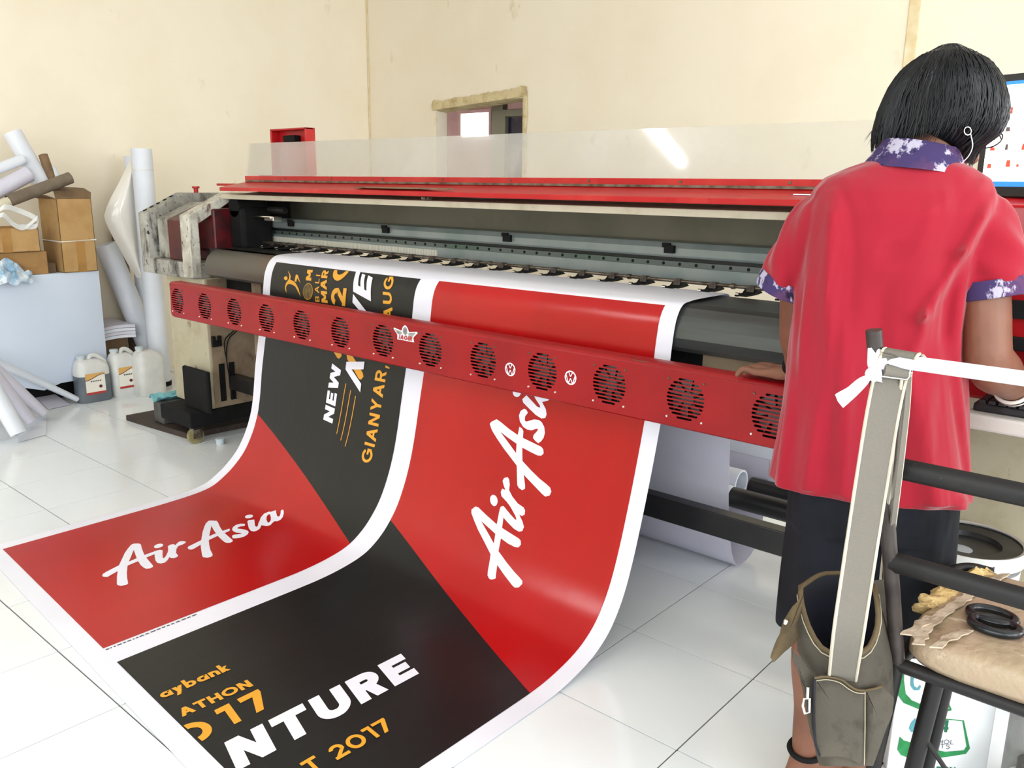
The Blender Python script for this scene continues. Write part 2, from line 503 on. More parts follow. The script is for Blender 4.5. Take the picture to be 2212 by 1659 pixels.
def acrylic():
    m = bpy.data.materials.new('hazy_acrylic')
    m.use_nodes = True
    nt = m.node_tree
    nt.nodes.clear()
    out = nt.nodes.new('ShaderNodeOutputMaterial')
    tr = nt.nodes.new('ShaderNodeBsdfTransparent'); tr.inputs[0].default_value = (.93, .93, .91, 1)
    gl = nt.nodes.new('ShaderNodeBsdfGlossy'); gl.inputs['Roughness'].default_value = .06
    df = nt.nodes.new('ShaderNodeBsdfDiffuse'); df.inputs[0].default_value = (.82, .82, .82, 1)
    fr = nt.nodes.new('ShaderNodeFresnel'); fr.inputs[0].default_value = 1.49
    tc = nt.nodes.new('ShaderNodeTexCoord')
    n = nt.nodes.new('ShaderNodeTexNoise'); n.inputs['Scale'].default_value = 3.0; n.inputs['Detail'].default_value = 6
    nt.links.new(tc.outputs['Object'], n.inputs['Vector'])
    r = nt.nodes.new('ShaderNodeMapRange')
    r.inputs[1].default_value, r.inputs[2].default_value, r.inputs[3].default_value, r.inputs[4].default_value = .4, .75, .12, .26
    nt.links.new(n.outputs[0], r.inputs[0])
    m1 = nt.nodes.new('ShaderNodeMixShader'); m2 = nt.nodes.new('ShaderNodeMixShader')
    nt.links.new(r.outputs[0], m1.inputs[0]); nt.links.new(tr.outputs[0], m1.inputs[1]); nt.links.new(df.outputs[0], m1.inputs[2])
    fm = nt.nodes.new('ShaderNodeMath'); fm.operation = 'MULTIPLY'; fm.inputs[1].default_value = .55
    nt.links.new(fr.outputs[0], fm.inputs[0]); nt.links.new(fm.outputs[0], m2.inputs[0]); nt.links.new(m1.outputs[0], m2.inputs[1]); nt.links.new(gl.outputs[0], m2.inputs[2])
    nt.links.new(m2.outputs[0], out.inputs[0])
    return m
M['acrylic'] = acrylic()

def ruler_mat():
    m = mat('printed_ruler_tape', (206, 204, 190), .5)
    nt = m.node_tree
    b = nt.nodes['Principled BSDF']
    sp = nt.nodes.new('ShaderNodeSeparateXYZ')
    nt.links.new(nt.nodes['Texture Coordinate'].outputs['Object'], sp.inputs[0])
    def mth(op, a, bb):
        n = nt.nodes.new('ShaderNodeMath'); n.operation = op
        for i, q in enumerate((a, bb)):
            if isinstance(q, (int, float)): n.inputs[i].default_value = q
            elif q is not None: nt.links.new(q, n.inputs[i])
        return n.outputs[0]
    fx = mth('FRACT', mth('MULTIPLY', sp.outputs[0], 100.0), None)
    tick = mth('LESS_THAN', fx, 0.28)
    x = nt.nodes.new('ShaderNodeMix'); x.data_type = 'RGBA'
    x.inputs[6].default_value, x.inputs[7].default_value = srgb(206, 204, 190), srgb(150, 146, 134)
    nt.links.new(tick, x.inputs[0]); nt.links.new(x.outputs[2], b.inputs['Base Color'])
    return m
M['ruler'] = ruler_mat()

# ------------------------------------------------------------------ a small drawn alphabet (outlines in a unit cap height)
def _seg(x0, y0, x1, y1, h):
    return [(x0 - h, y0), (x0 + h, y0), (x1 + h, y1), (x1 - h, y1)]
def _rc(x0, y0, x1, y1):
    return [(x0, y0), (x1, y0), (x1, y1), (x0, y1)]
def _arc(cx, cy, rx, ry, a0, a1, w, n=16):
    A = [radians(a0 + (a1 - a0) * k / n) for k in range(n + 1)]
    out = []
    for p, q in zip(A[:-1], A[1:]):
        out.append([(cx + rx * cos(p), cy + ry * sin(p)), (cx + rx * cos(q), cy + ry * sin(q)),
                    (cx + (rx - w) * cos(q), cy + (ry - w) * sin(q)), (cx + (rx - w) * cos(p), cy + (ry - w) * sin(p))])
    return out


def glyph(ch, w):
    """polygons and advance width of one character; cap height 1, stroke width w"""
    h = w * .55
    g = {
        'A': ([_seg(h, 0, .45, 1, h), _seg(.9 - h, 0, .45, 1, h), _rc(.24, .24, .66, .24 + w * .85)], .9),
        'B': ([_rc(0, 0, w, 1), _rc(0, 1 - w, .4, 1), _rc(0, .5 - w / 2, .42, .5 + w / 2), _rc(0, 0, .42, w)] + _arc(.4, .74, .27, .26, -90, 90, w, 8) + _arc(.42, .26, .3, .26, -90, 90, w, 8), .74),
        'E': ([_rc(0, 0, w, 1), _rc(0, 0, .68, w), _rc(0, .5 - w / 2, .62, .5 + w / 2), _rc(0, 1 - w, .68, 1)], .7),
        'G': (_arc(.5, .5, .5, .5, 40, 350, w, 22) + [_rc(.56, .42, .98, .42 + w * .9), _rc(.98 - w, .2, .98, .5)], 1.0),
        'H': ([_rc(0, 0, w, 1), _rc(.8 - w, 0, .8, 1), _rc(0, .5 - w / 2, .8, .5 + w / 2)], .8),
        'I': ([_rc(0, 0, w, 1)], w),
        'J': ([_rc(.5 - w, .25, .5, 1)] + _arc(.25, .26, .25, .26, 180, 360, w, 10), .5),
        'L': ([_rc(0, 0, w, 1), _rc(0, 0, .6, w)], .6),
        'M': ([_rc(0, 0, w, 1), _rc(.98 - w, 0, .98, 1), _seg(.49, .2, h, 1, h), _seg(.49, .2, .98 - h, 1, h)], .98),
        'N': ([_rc(0, 0, w, 1), _rc(.82 - w, 0, .82, 1), _seg(.82 - h, 0, h, 1, h)], .82),
        'O': (_arc(.52, .5, .52, .5, 0, 360, w, 28), 1.04),
        'R': ([_rc(0, 0, w, 1), _rc(0, 1 - w, .42, 1), _rc(0, .36, .42, .36 + w), _seg(.72 - h, 0, .42, .42, h)] + _arc(.42, .68, .32, .32, -90, 90, w, 10), .76),
        'S': (_arc(.33, .74, .31, .26, 20, 270, w, 12) + _arc(.33, .26, .33, .26 + w, -160, 90, w, 12), .66),
        'T': ([_rc(0, 1 - w, .8, 1), _rc(.4 - w / 2, 0, .4 + w / 2, 1)], .8),
        'U': ([_rc(0, .4, w, 1), _rc(.8 - w, .4, .8, 1)] + _arc(.4, .4, .4, .4, 180, 360, w, 16), .8),
        'V': ([_seg(.45, 0, h, 1, h), _seg(.45, 0, .9 - h, 1, h)], .9),
        'W': ([_seg(.32, 0, h, 1, h), _seg(.32, 0, .66, 1, h), _seg(1.0, 0, .66, 1, h), _seg(1.0, 0, 1.32 - h, 1, h)], 1.32),
        'Y': ([_rc(.42 - w / 2, 0, .42 + w / 2, .45), _seg(.42, .4, h, 1, h), _seg(.42, .4, .84 - h, 1, h)], .84),
        'P': ([_rc(0, 0, w, 1), _rc(0, 1 - w, .42, 1), _rc(0, .36, .42, .36 + w)] + _arc(.42, .68, .32, .32, -90, 90, w, 10), .74),
        '0': (_arc(.46, .5, .46, .5, 0, 360, w, 26), .92),
        '1': ([[(0, 1 - w), (.26, 1 - w), (.26, 0), (.26 + w, 0), (.26 + w, 1), (0, 1)]], .26 + w),
        '2': (_arc(.36, .66, .36, .34, -20, 170, w, 14) + [_seg(h * 1.3, w * .6, .6, .56, h * 1.2), _rc(0, 0, .74, w)], .74),
        '7': ([[(0, 1 - w), (.76 - 2.6 * h, 1 - w), (.26 - h, 0), (.26 + h, 0), (.76, 1 - w * .7), (.76, 1), (0, 1)]], .76),
        '4': ([_rc(.5, 0, .5 + w, 1), _rc(0, .22, .78, .22 + w), _seg(h, .3, .5 + h, 1, h)], .78),
        ',': ([[(.02, -.2), (w * .6, -.2), (w * 1.1, w), (.06, w)]], w),
        'a': (_arc(.3, .32, .3, .32, 0, 360, w, 18) + [_rc(.6 - w, 0, .6, .62)], .6),
        'b': (_arc(.3, .32, .3, .32, 0, 360, w, 18) + [_rc(0, 0, w, 1)], .6),
        'n': ([_rc(0, 0, w, .64), _rc(.54 - w, 0, .54, .38)] + _arc(.27, .36, .27, .28, 0, 180, w, 12), .54),
        'k': ([_rc(0, 0, w, 1), _seg(.5 - h, 0, .14, .38, h), _seg(.14, .3, .48 - h, .64, h)], .52),
        'y': ([_seg(.27, 0, h, .64, h), _seg(.1, -.3, .54 - h, .64, h)], .54),
        ' ': ([], .32),
    }
    return g[ch]


def text_polys(txt, length, cap, w=.2, gap=.14, slant=0.0):
    """polygons in (along, up), scaled so that the line has the given length"""
    adv, out = 0.0, []
    items = []
    for ch in txt:
        P, a = glyph(ch, w)
        items.append((P, adv)); adv += a + gap
    adv -= gap
    k = length / adv
    for P, x0 in items:
        for poly in P:
            out.append([((x0 + x) * k + slant * y * cap, y * cap) for x, y in poly])
    return out


def flat_mesh(polys, fn, name, mat_, parent, cuts=None, label=None):
    """polygons in a flat (u, v) sheet, cut along v for curved sheets, then mapped by fn(u, v)"""
    bm = bmesh.new()
    for i, P in enumerate(polys):          # each outline a hair above the last so that crossing strokes never coincide
        vs = [bm.verts.new((u, v, (i % 16) * 4e-5)) for u, v in P]
        try: bm.faces.new(vs)
        except ValueError: pass
    bm.normal_update()
    bmesh.ops.triangulate(bm, faces=bm.faces, ngon_method='EAR_CLIP')
    if cuts:
        for c in cuts:
            bmesh.ops.bisect_plane(bm, geom=bm.verts[:] + bm.edges[:] + bm.faces[:], plane_co=(0, c, 0), plane_no=(0, 1, 0), dist=1e-6)
    o0 = ORG[parent]
    for v in bm.verts:
        v.co = Vector(fn(v.co.x, v.co.y, v.co.z)) - o0
    me = bpy.data.meshes.new(name)
    bm.to_mesh(me); bm.free()
    return mk(me, name, mat_, parent, o0, None, 0, label)

# ================================================================== the room
WX, WY, CZ = -5.85, 4.84, 3.1
fl = thing('floor', (-2.5, 1.5, 0), kind='structure')
MB().box(-6.05, 2.6, -3.2, 7.2, -0.05, -0.004).build('grout_bed', M['grout'], fl)
TX0, TY0, TPX, TPY = -0.872, 1.216, 0.389, 0.409
tb = MB(); tb.box(0.0021, TPX - 0.0021, 0.0021, TPY - 0.0021, -0.012, 0.0)
tile_me = mesh_of(tb, 'tile', M['tile'])
rest = MB()
for i in range(-14, 9):
    for j in range(-11, 10):
        x, y = TX0 + i * TPX, TY0 + j * TPY
        if x < WX - .3 or y > WY: continue
        if -14 <= i <= 4 and -3 <= j <= 8 and x + TPX > WX:
            t = inst(tile_me, 'tile', fl, (x, y, random.uniform(-.0004, .0004)))
        else:
            rest.box(x + .0021, x + TPX - .0021, y + .0021, y + TPY - .0021, -.012, 0)
rest.build('outer_tiles', M['tile'], fl, kind='stuff')

wl = MB().box(WX - .15, WX, -3.2, WY + .12, 0, CZ).build('wall_left', M['wall'], kind='structure')
# back wall with its opening
OX0, OX1, OZ0, OZ1 = -5.045, -4.138, 0.9, 1.885
wb = MB()
wb.box(WX, OX0, WY, WY + .12, 0, CZ)
wb.box(OX1, 2.6, WY, WY + .12, 0, CZ)
wb.box(OX0, OX1, WY, WY + .12, OZ1 + .045, CZ)
wb.box(OX0, OX1, WY, WY + .12, 0, OZ0)
wall_back = wb.build('wall_back', M['wall'], kind='structure')
# crumbled lintel edge
lint = MB()
P = []
for k in range(40):
    t = k / 39
    x = OX0 - .03 + t * (OX1 - OX0 + .06)
    dz = .018 * noz((x, 0, 0), 9) + .012 * noz((x, 3, 0), 30)
    zb = OZ1 - .01 + .055 * t
    P.append([(x, WY - .006, zb + .075 + dz), (x, WY - .018, zb + .045 + dz * .6), (x, WY - .012, zb + .01), (x, WY + .04, zb), (x, WY + .12, zb - .004)])
lint.grid(P).build('lintel_edge', M['plaster_edge'], wall_back, smooth=60)
jm = MB()
P = []
for k in range(24):
    z = OZ0 + (OZ1 + .09 - OZ0) * k / 23
    d = .012 * noz((0, 0, z), 14, 4)
    P.append([(OX1 + .035 + d, WY - .004, z), (OX1 + .012, WY - .016, z), (OX1 - .004, WY - .008, z), (OX1 - .002, WY + .12, z)])
jm.grid(P).build('jamb_edge', M['plaster_edge'], wall_back, smooth=60)
MB().box(-1.555, -1.495, WY - .006, WY + .01, 0, CZ).build('trim_1', M['stain'], bevel=.004, kind='structure')
cr = MB()
cr.tube([(WX + .006 + .006 * noz((0, 0, z), 6), WY - .006, z) for z in [k * .1 for k in range(32)]], .007, 5)
cr.build('trim_2', M['stain'], kind='structure')
MB().box(WX - .15, 2.6, -3.2, WY + .12, CZ, CZ + .1).build('ceiling', M['ceil'], kind='structure')

wf = MB(); wf.box(WX - .15, -2.5, -3.2, -3.05, 0, CZ); wf.box(-2.5, 2.6, -3.2, -3.05, 2.75, CZ)  # unseen wall, put in to keep bright sky off the banner's gloss
wf.build('wall_front', M['wall'], kind='structure')
# street in front of the open shop
MB().box(-40, 40, -40, -3.2, -.16, -.06).build('pavement', mat('grey_concrete', (120, 118, 112), .9, col2=(104, 102, 98), scale=2), kind='structure')
MB().box(2.6, 40, -3.2, 30, -.16, -.06).build('side_yard', mat('grey_yard', (126, 124, 118), .9, col2=(108, 106, 100), scale=2), kind='structure')
# the room beyond the opening
MB().box(-7.4, -3.2, 6.5, 6.6, 0, 2.7).build('wall_beyond', M['pinkwall'], kind='structure')
MB().box(-7.5, -7.4, WY + .12, 6.6, 0, 2.7).build('wall_beyond_left', M['pinkwall'], kind='structure')
MB().box(-3.3, -3.2, WY + .12, 6.6, 0, 2.7).build('wall_beyond_right', M['greywall'], kind='structure')
MB().box(-7.5, -3.2, WY + .12, 6.6, 2.6, 2.7).build('ceiling_beyond', M['pinkwall'], kind='structure')
w2 = thing('window_2', (-6.17, 6.49, 1.79), kind='structure')
MB().box(-6.37, -5.98, 6.485, 6.497, 1.79, 2.02).build('pane', M['glow'], w2)
fr = MB()
for a in ((-6.40, -6.37, 1.76, 2.05), (-5.98, -5.95, 1.76, 2.05), (-6.37, -5.98, 1.76, 1.79), (-6.37, -5.98, 2.02, 2.05)):
    fr.box(a[0], a[1], 6.46, 6.498, a[2], a[3])
fr.build('window_frame', M['pinkwall'], w2)
d1 = thing('door_1', (-4.4, 5.25, 0), kind='structure')
MB().box(-4.66, -4.2, 5.26, 5.29, .05, 1.84).build('door_leaf', M['darkdoor'], d1)
f = MB()
f.box(-4.70, -4.655, 5.22, 5.30, 0, 1.90); f.box(-4.655, -4.1, 5.22, 5.30, 1.845, 1.90)
f.build('door_frame', M['olive'], d1, bevel=.004)
MB().box(-4.82, -4.70, 5.24, 5.30, 0, 2.6).build('wall_beyond_pier', M['olive'], kind='structure')

# ceiling lamp whose tube shows as the streak in the clear flap
def lamp(a, b, label, r=.034, m='lamp'):
    n = (b - a).normalized(); s = V(n.y, -n.x, 0)
    ft = thing('fluorescent_lamp', tuple((a + b) / 2), label, 'lamp')
    MB().cyl(a, b, r, n=12).build('tube', M[m], ft, smooth=50)
    MB().obox((a + b) / 2 + V(0, 0, .07), n * ((b - a).length / 2 + .04), s * .04, V(0, 0, .03)).build('housing', M['ceil'], ft, bevel=.006)
    for e in (a - n * .02, b + n * .02):
        MB().obox(e + V(0, 0, .01), n * .02, s * .03, V(0, 0, .045)).build('lamp_holder', M['ceil'], ft, bevel=.004)
lamp(V(-3.87, -.66, 3.0), V(-4.09, -1.80, 3.0), 'long fluorescent tube lamp fixed under the ceiling behind the viewer')
lamp(V(-1.55, 3.75, 3.0), V(-.35, 3.75, 3.0), 'added fluorescent fill lamp under the ceiling behind the printer', .03, 'fill_lamp')  # added out of view to brighten the back wall and printer underside

# ================================================================== the printer
PRN = thing('large_format_printer', (-2.2, 2.5, 0), 'wide red and grey banner printer with clear flap and fan bar', 'printer')
PL, PRX = -4.0, -0.62
# --- left end housing
ecY, ecS, ecT = 2.15, 2.372, 1.262
prof = [(ecY, .845), (ecY, 1.157), (ecS, ecT), (2.92, ecT), (2.92, .845)]
inn = [(ecY, .925), (ecY, 1.145), (ecS + .01, 1.245)]
ec = MB()
ec.px(prof, -4.53, -4.445)
ec.px([(ecY, .845), (ecY, .925), (2.92, .925), (2.92, .845)], -4.445, -4.0)
ec.px([(2.60, .925), (2.60, ecT), (2.92, ecT), (2.92, .925)], -4.445, -4.0)
end = ec.build('end_housing', M['dirtywhite'], PRN, bevel=.006)
fl_ = MB()
fl_.px([(ecY - .004, .85), (ecY - .004, 1.159), (ecS, ecT + .006), (2.66, ecT + .006), (2.66, ecT - .035), (ecS + .014, ecT - .035), (ecY + .05, 1.118), (ecY + .05, .93), (ecY + .05, .85)], -4.085, -3.995)
fl_.build('end_flange', M['dirtywhite2'], end, bevel=.005)
MB().px([(ecY + .05, .925), (ecY + .05, 1.13), (ecS + .02, 1.215), (2.6, 1.215), (2.6, .925)], -4.43, -4.28).build('inner_cover', M['dirtywhite'], end, bevel=.01)
MB().px([(ecY + .03, .925), (ecY + .03, 1.13), (ecS + .02, 1.22), (2.6, 1.22), (2.6, .925)], -4.28, -4.14).build('red_side_panel', M['darkred'], end, bevel=.006)
for k in range(5):
    t = .12 + .17 * k
    y, z = ecY + t * (ecS - ecY), 1.157 + t * (ecT - 1.157)
    nn = V(0, -(ecT - 1.157), ecS - ecY).normalized()
    MB().cyl(V(-4.50, y, z) - nn * .004, V(-4.50, y, z) + nn * .003, .011, n=10).build('cable_hole', M['matblack'], end)
MB().lathe((-4.49, 2.47, ecT), [(.012, 0), (.012, .022), (.02, .024), (.02, .034)], 12).build('filler_cap', M['redlid'], end, smooth=40)
# --- parked print carriage seen through the end flange
cg = MB().box(-4.13, -3.98, 2.27, 2.5, .98, 1.19).build('carriage', M['darkred'], PRN, bevel=.01)
MB().box(-3.985, -3.86, 2.36, 2.54, .99, 1.20).build('carriage_cover', M['matblack'], cg, bevel=.02)
MB().cyl((-3.93, 2.36, 1.20), (-3.93, 2.52, 1.20), .05, n=18).build('carriage_motor', M['matblack'], cg, smooth=40)
MB().cyl((-3.87, 2.42, 1.155), (-3.70, 2.42, 1.155), .006, n=8).build('carriage_pipe', M['chrome'], cg, smooth=40)
MB().box(-3.76, -3.68, 2.42, 2.47, 1.135, 1.16).build('sensor_block', M['chrome'], cg, bevel=.004)
MB().cyl((-3.80, 2.48, 1.188), (-3.66, 2.48, 1.188), .016, n=12).build('ink_filter', M['black'], cg, smooth=40)
MB().box(-4.13, -3.82, 2.60, 2.62, .90, 1.225).build('cavity_dark_panel', M['matblack'], PRN)  # black panel put in so the housing cavity reads dark
# --- platen and apron
pl = MB().box(PL + .03, PRX, 2.235, 2.43, .955, .997).build('platen', M['platen'], PRN, bevel=.003)
ap = [(2.24, .997), (2.195, .997), (2.164, .988), (2.141, .967), (2.124, .938), (2.117, .906), (2.124, .878), (2.15, .862), (2.24, .862)]
skew = lambda x: .040 * (PRX - .6 - x) / 2.13 if x < PRX - .6 else 0.0
MB().loft([[V(x, y + skew(x), z) for y, z in ap] for x in (PL + .80, PRX - .6, PRX)]).build('apron', M['apron'], PRN, bevel=.002)
rings = []
for k in range(7):
    t = k / 6 * pi / 2
    sc = .55 + .45 * sin(t)
    rings.append([V(PL + .10 - .04 * cos(t), 2.19 + skew(PL + .1) + (y - 2.19) * sc, .93 + (z - .93) * sc) for y, z in ap])
rings.append([V(PL + .80, y + skew(PL + .80), z) for y, z in ap])
MB().loft(rings).build('apron_end', M['aprondirty'], PRN, smooth=35)
# front fascia below the apron
MB().box(-1.18, PRX, 2.2, 2.23, .665, .875).build('lower_panel', M['beige2'], PRN, bevel=.003)
MB().box(-3.55, -1.18, 2.26, 2.29, .60, .865).build('rear_fascia', M['matblack'], PRN)
MB().box(-3.62, -3.54, 2.24, 2.28, .5, .87).build('fascia_post', M['beige2'], PRN, bevel=.003)
MB().box(-3.98, -3.62, 2.32, 2.36, .60, .86).build('black_block', M['matblack'], PRN, bevel=.004)  # plain black block under the left end of the apron
MB().box(-3.985, -3.945, 2.275, 2.31, .768, .79).build('small_metal_box', M['cup'], PRN, bevel=.003)  # small white metal box by the top of the leg
# --- carriage rail
RY = 2.55
rl = MB()
rl.px([(RY, 1.016), (RY, 1.062), (RY + .004, 1.062), (RY + .12, 1.062), (RY + .12, 1.016)], PL, PRX)
rl.px([(RY, 1.093), (RY - .006, 1.10), (RY - .006, 1.125), (RY + .012, 1.143), (RY + .12, 1.143), (RY + .12, 1.093)], PL, PRX)
rail = rl.build('carriage_rail', M['rail'], PRN, bevel=.002)
MB().box(PL, PRX, RY + .008, RY + .05, 1.062, 1.080).build('linear_guide', M['raildark'], rail)
MB().box(PL, PRX, RY + .03, RY + .06, 1.080, 1.093).build('guide_slot', M['slot'], rail)
hb = MB()
x = -4.0
while x < PRX:
    hb.cyl((x, RY + .0082, 1.071), (x, RY + .0066, 1.071), .0056, n=10); x += .063
hb.build('guide_bolt_holes', M['matblack'], rail, kind='stuff')
for x in (-3.70, -2.972, -2.243, -1.508, -.78):
    c = MB(); c.box(x - .02, x + .018, RY - .022, RY - .006, 1.108, 1.134); c.box(x - .032, x + .0, RY - .016, RY - .006, 1.126, 1.142)
    c.build('cable_clip', M['matblack'], rail, bevel=.002)
MB().box(-4.09, -2.655, RY - .004, RY, 1.024, 1.05).build('ruler_tape', M['ruler'], rail)
# --- pinch rollers
pb = MB().cyl((PL + .1, 2.475, 1.024), (PRX, 2.475, 1.024), .006, n=10).build('pinch_bar', M['steel'], PRN, smooth=40)
cm = MB()
cm.box(-.012, .012, -.012, .012, -.012, .008)                                   # clamp block on the bar
fm_ = MB(); fm_.prism([(.0, -.004), (-.02, -.018), (-.075, -.019), (-.078, -.024), (.0, -.024), (.045, -.02), (.03, -.01)], lambda u, v, d: (d, u * .9, v * .85), -.022, .018)
clip_me = mesh_of(cm, 'pinch_clip', M['clip']); foot_me = mesh_of(fm_, 'pinch_foot', M['matblack'])
wm = MB(); wm.cyl((-.024, -.058, -.017), (-.012, -.058, -.017), .0065, n=10)
wheel_me = mesh_of(wm, 'pinch_wheel', M['chrome'], 40)
x = -1.693 - .13 * 16
while x < PRX:
    c_ = inst(clip_me, 'pinch_clip', PRN, (x, 2.475, 1.024))
    inst(wheel_me, 'pinch_wheel', c_, (x, 2.475, 1.024)); inst(foot_me, 'pinch_foot', c_, (x, 2.475, 1.024))
    if random.random() < .5:
        MB().cyl((x + .062, 2.475, 1.024), (x + .074, 2.475, 1.024), .0095, n=10).build('bar_collar', M['steel'], pb, smooth=40)
    x += .13
# --- head cover: back panel, cream beam, red lid
MB().box(PL, PRX, 2.74, 2.76, 1.10, 1.27).build('back_panel', M['backpanel'], PRN)
MB().px([(2.335, 1.239), (2.335, 1.262), (2.76, 1.285), (2.76, 1.262), (2.36, 1.239)], PL - .0, PRX + .3).build('cover_beam', M['beampaint'], PRN, bevel=.002)
LX = -3.93
lid = MB().px([(2.286, 1.279), (2.286, 1.297), (2.432, 1.323), (2.70, 1.323), (2.70, 1.300), (2.43, 1.300), (2.30, 1.281)], LX, .1).build('lid', M['redlid'], PRN, bevel=.003)
MB().box(-4.22, LX + .02, 2.44, 2.70, 1.302, 1.314).build('lid_side_plate', M['redlid'], lid, bevel=.002)
MB().box(LX, .1, 2.432, 2.452, 1.323, 1.353).build('flap_strip', M['redlid'], lid, bevel=.002)
MB().box(LX + .02, .1, 2.426, 2.434, 1.325, 1.333).build('flap_hinge', M['steel'], lid)
for x in [LX + .35 + .36 * k for k in range(10)]:
    MB().cyl((x, 2.433, 1.343), (x, 2.4295, 1.343), .005, n=8).build('strip_screw', M['screwdark'], lid)
MB().pz([(-2.90, 2.31), (-2.86, 2.36), (-2.55, 2.34), (-2.30, 2.296), (-2.62, 2.292)], 1.306, 1.3115).build('bent_strip', M['carddark'], lid)
for x in (-2.48,):
    k = MB(); k.box(x - .02, x + .02, 2.315, 2.34, 1.266, 1.278); k.box(x - .007, x + .010, 2.308, 2.316, 1.266, 1.277)
    k.build('lid_stop', M['steel'], lid, bevel=.002)
stk = MB().box(-1.01, -.93, 2.345, 2.385, 1.309, 1.3125).build('lid_sticker', M['vwhite'], lid)
flat_mesh([[(-.995 + a, 2.352 + b) for a, b in p] for p in text_polys('P', .02, .024, .24)], lambda u, v, e: (u, v, 1.3135 + e + (v - 2.345) * .0), 'lettering', M['inkgrey'], stk)
fp = MB()
fp.prism([(2.4385, 1.350), (2.4425, 1.350), (2.4695, 1.512), (2.4655, 1.512)], lambda u, v, d: (d, u, v), LX, .1)
fp.build('clear_flap', M['acrylic'], PRN, label='clear acrylic flap standing along the lid')
# raised red arm behind the flap
br = MB()
ax0, ax1, ay = -4.17, -3.845, 2.8
br.box(ax0, ax1, ay, ay + .012, 1.36, 1.604)
for q in ((ax0, ax0 + .012), (ax1 - .012, ax1)):
    br.box(q[0], q[1], ay - .05, ay, 1.36, 1.604)
br.box(ax0, ax1, ay - .05, ay, 1.594, 1.604)
br.box(ax0 - .02, ax1, ay - .12, ay, 1.323, 1.362)
arm = br.build('service_arm', M['redlid'], PRN, bevel=.003)
MB().box(-4.06, -3.955, ay - .045, ay - .002, 1.535, 1.568).build('arm_handle', M['matblack'], arm, bevel=.004)
# --- left leg
lg = MB().box(-4.37, -3.99, 2.2, 2.62, .165, .845).build('leg', M['beige'], PRN, bevel=.006)
MB().box(-3.9905, -3.984, 2.215, 2.605, .17, .84).build('leg_side_cover', M['beige2'], lg, bevel=.002)
for y0, y1 in ((2.248, 2.278), (2.305, 2.335)):
    MB().box(-3.99, -3.978, y0, y1, .20, .40).build('cable_slot', M['matblack'], lg)
k = MB(); k.box(-3.984, -3.965, 2.215, 2.265, .495, .525); k.box(-3.984, -3.965, 2.215, 2.232, .525, .55); k.box(-3.984, -3.965, 2.25, 2.265, .525, .55)
k.build('cable_hook', M['matblack'], lg, bevel=.002)
for s in (0, .02):
    MB().tube(spline([(-3.975, 2.37, .70), (-3.972, 2.35 + s, .58), (-3.972, 2.285 + s, .52), (-3.972, 2.29, .40), (-3.972, 2.31 + s, .20)], 5), .003, 6).build('cable', M['matblack'], lg, smooth=60)
MB().box(-4.30, -3.985, 2.07, 2.98, .085, .165).build('foot_beam', M['matblack'], PRN, bevel=.006)
MB().box(-4.16, -3.91, 2.135, 2.16, .165, .385).build('black_cover_plate', M['matblack'], lg, bevel=.01)
def caster(x, y):
    c = thing_child('caster', PRN)
    MB().cyl((x - .012, y, .042), (x + .012, y, .042), .042, n=20).build('wheel', M['caster'], c, smooth=40)
    f = MB(); f.box(x - .02, x - .014, y - .018, y + .03, .03, .085); f.box(x + .014, x + .02, y - .018, y + .03, .03, .085); f.box(x - .02, x + .02, y - .02, y + .035, .078, .086)
    f.build('caster_fork', M['steel'], c, bevel=.001)
def thing_child(name, parent):
    o = bpy.data.objects.new(name, None); o.empty_display_size = .05
    COL.objects.link(o); o.parent = parent; ORG[o] = Vector(ORG[parent]); return o
caster(-4.0, 2.1); caster(-4.28, 2.93)
MB().box(-.56, .05, 2.52, 2.66, .12, .845).build('leg', M['beige'], PRN, bevel=.006)
MB().box(-.56, -.44, 2.46, 2.98, .04, .12).build('foot_beam', M['matblack'], PRN, bevel=.006)
MB().box(-3.98, -3.40, 2.62, 2.66, .17, .87).build('dark_backplate', M['matblack'], PRN)
# --- cross beams
MB().box(-3.99, -.72, 2.30, 2.35, .257, .335).build('cross_beam', M['black'], PRN, bevel=.003)
# --- right-hand control housing
rp = [(2.13, .985), (2.13, 1.20), (2.30, 1.30), (2.92, 1.30), (2.92, .845), (2.2, .845), (2.2, .985)]
rh = MB().px(rp, -.60, .45).build('control_housing', M['red'], PRN, bevel=.01)
k = MB(); k.loft([[V(-.355 + .055 * cos(t) * q, 2.135 - .012 * w_, 1.225 - .075 * 0 + .014 * sin(t) * q + 0) for t in [2 * pi * i / 16 for i in range(16)]] for q, w_ in ((1, 0), (1, .7), (.8, 1))])
k.build('oval_latch', M['chrome'], rh, smooth=40)
MB().box(-.40, -.25, 2.120, 2.131, 1.055, 1.095).build('black_sticker', M['matblack'], rh)
MB().box(-.395, -.20, 2.115, 2.131, .985, 1.015).build('vent_slot', M['matblack'], rh, bevel=.003)
sh = MB().box(-.43, .42, 1.985, 2.2, .825, .86).build('keyboard_shelf', M['shelf'], PRN, bevel=.006)
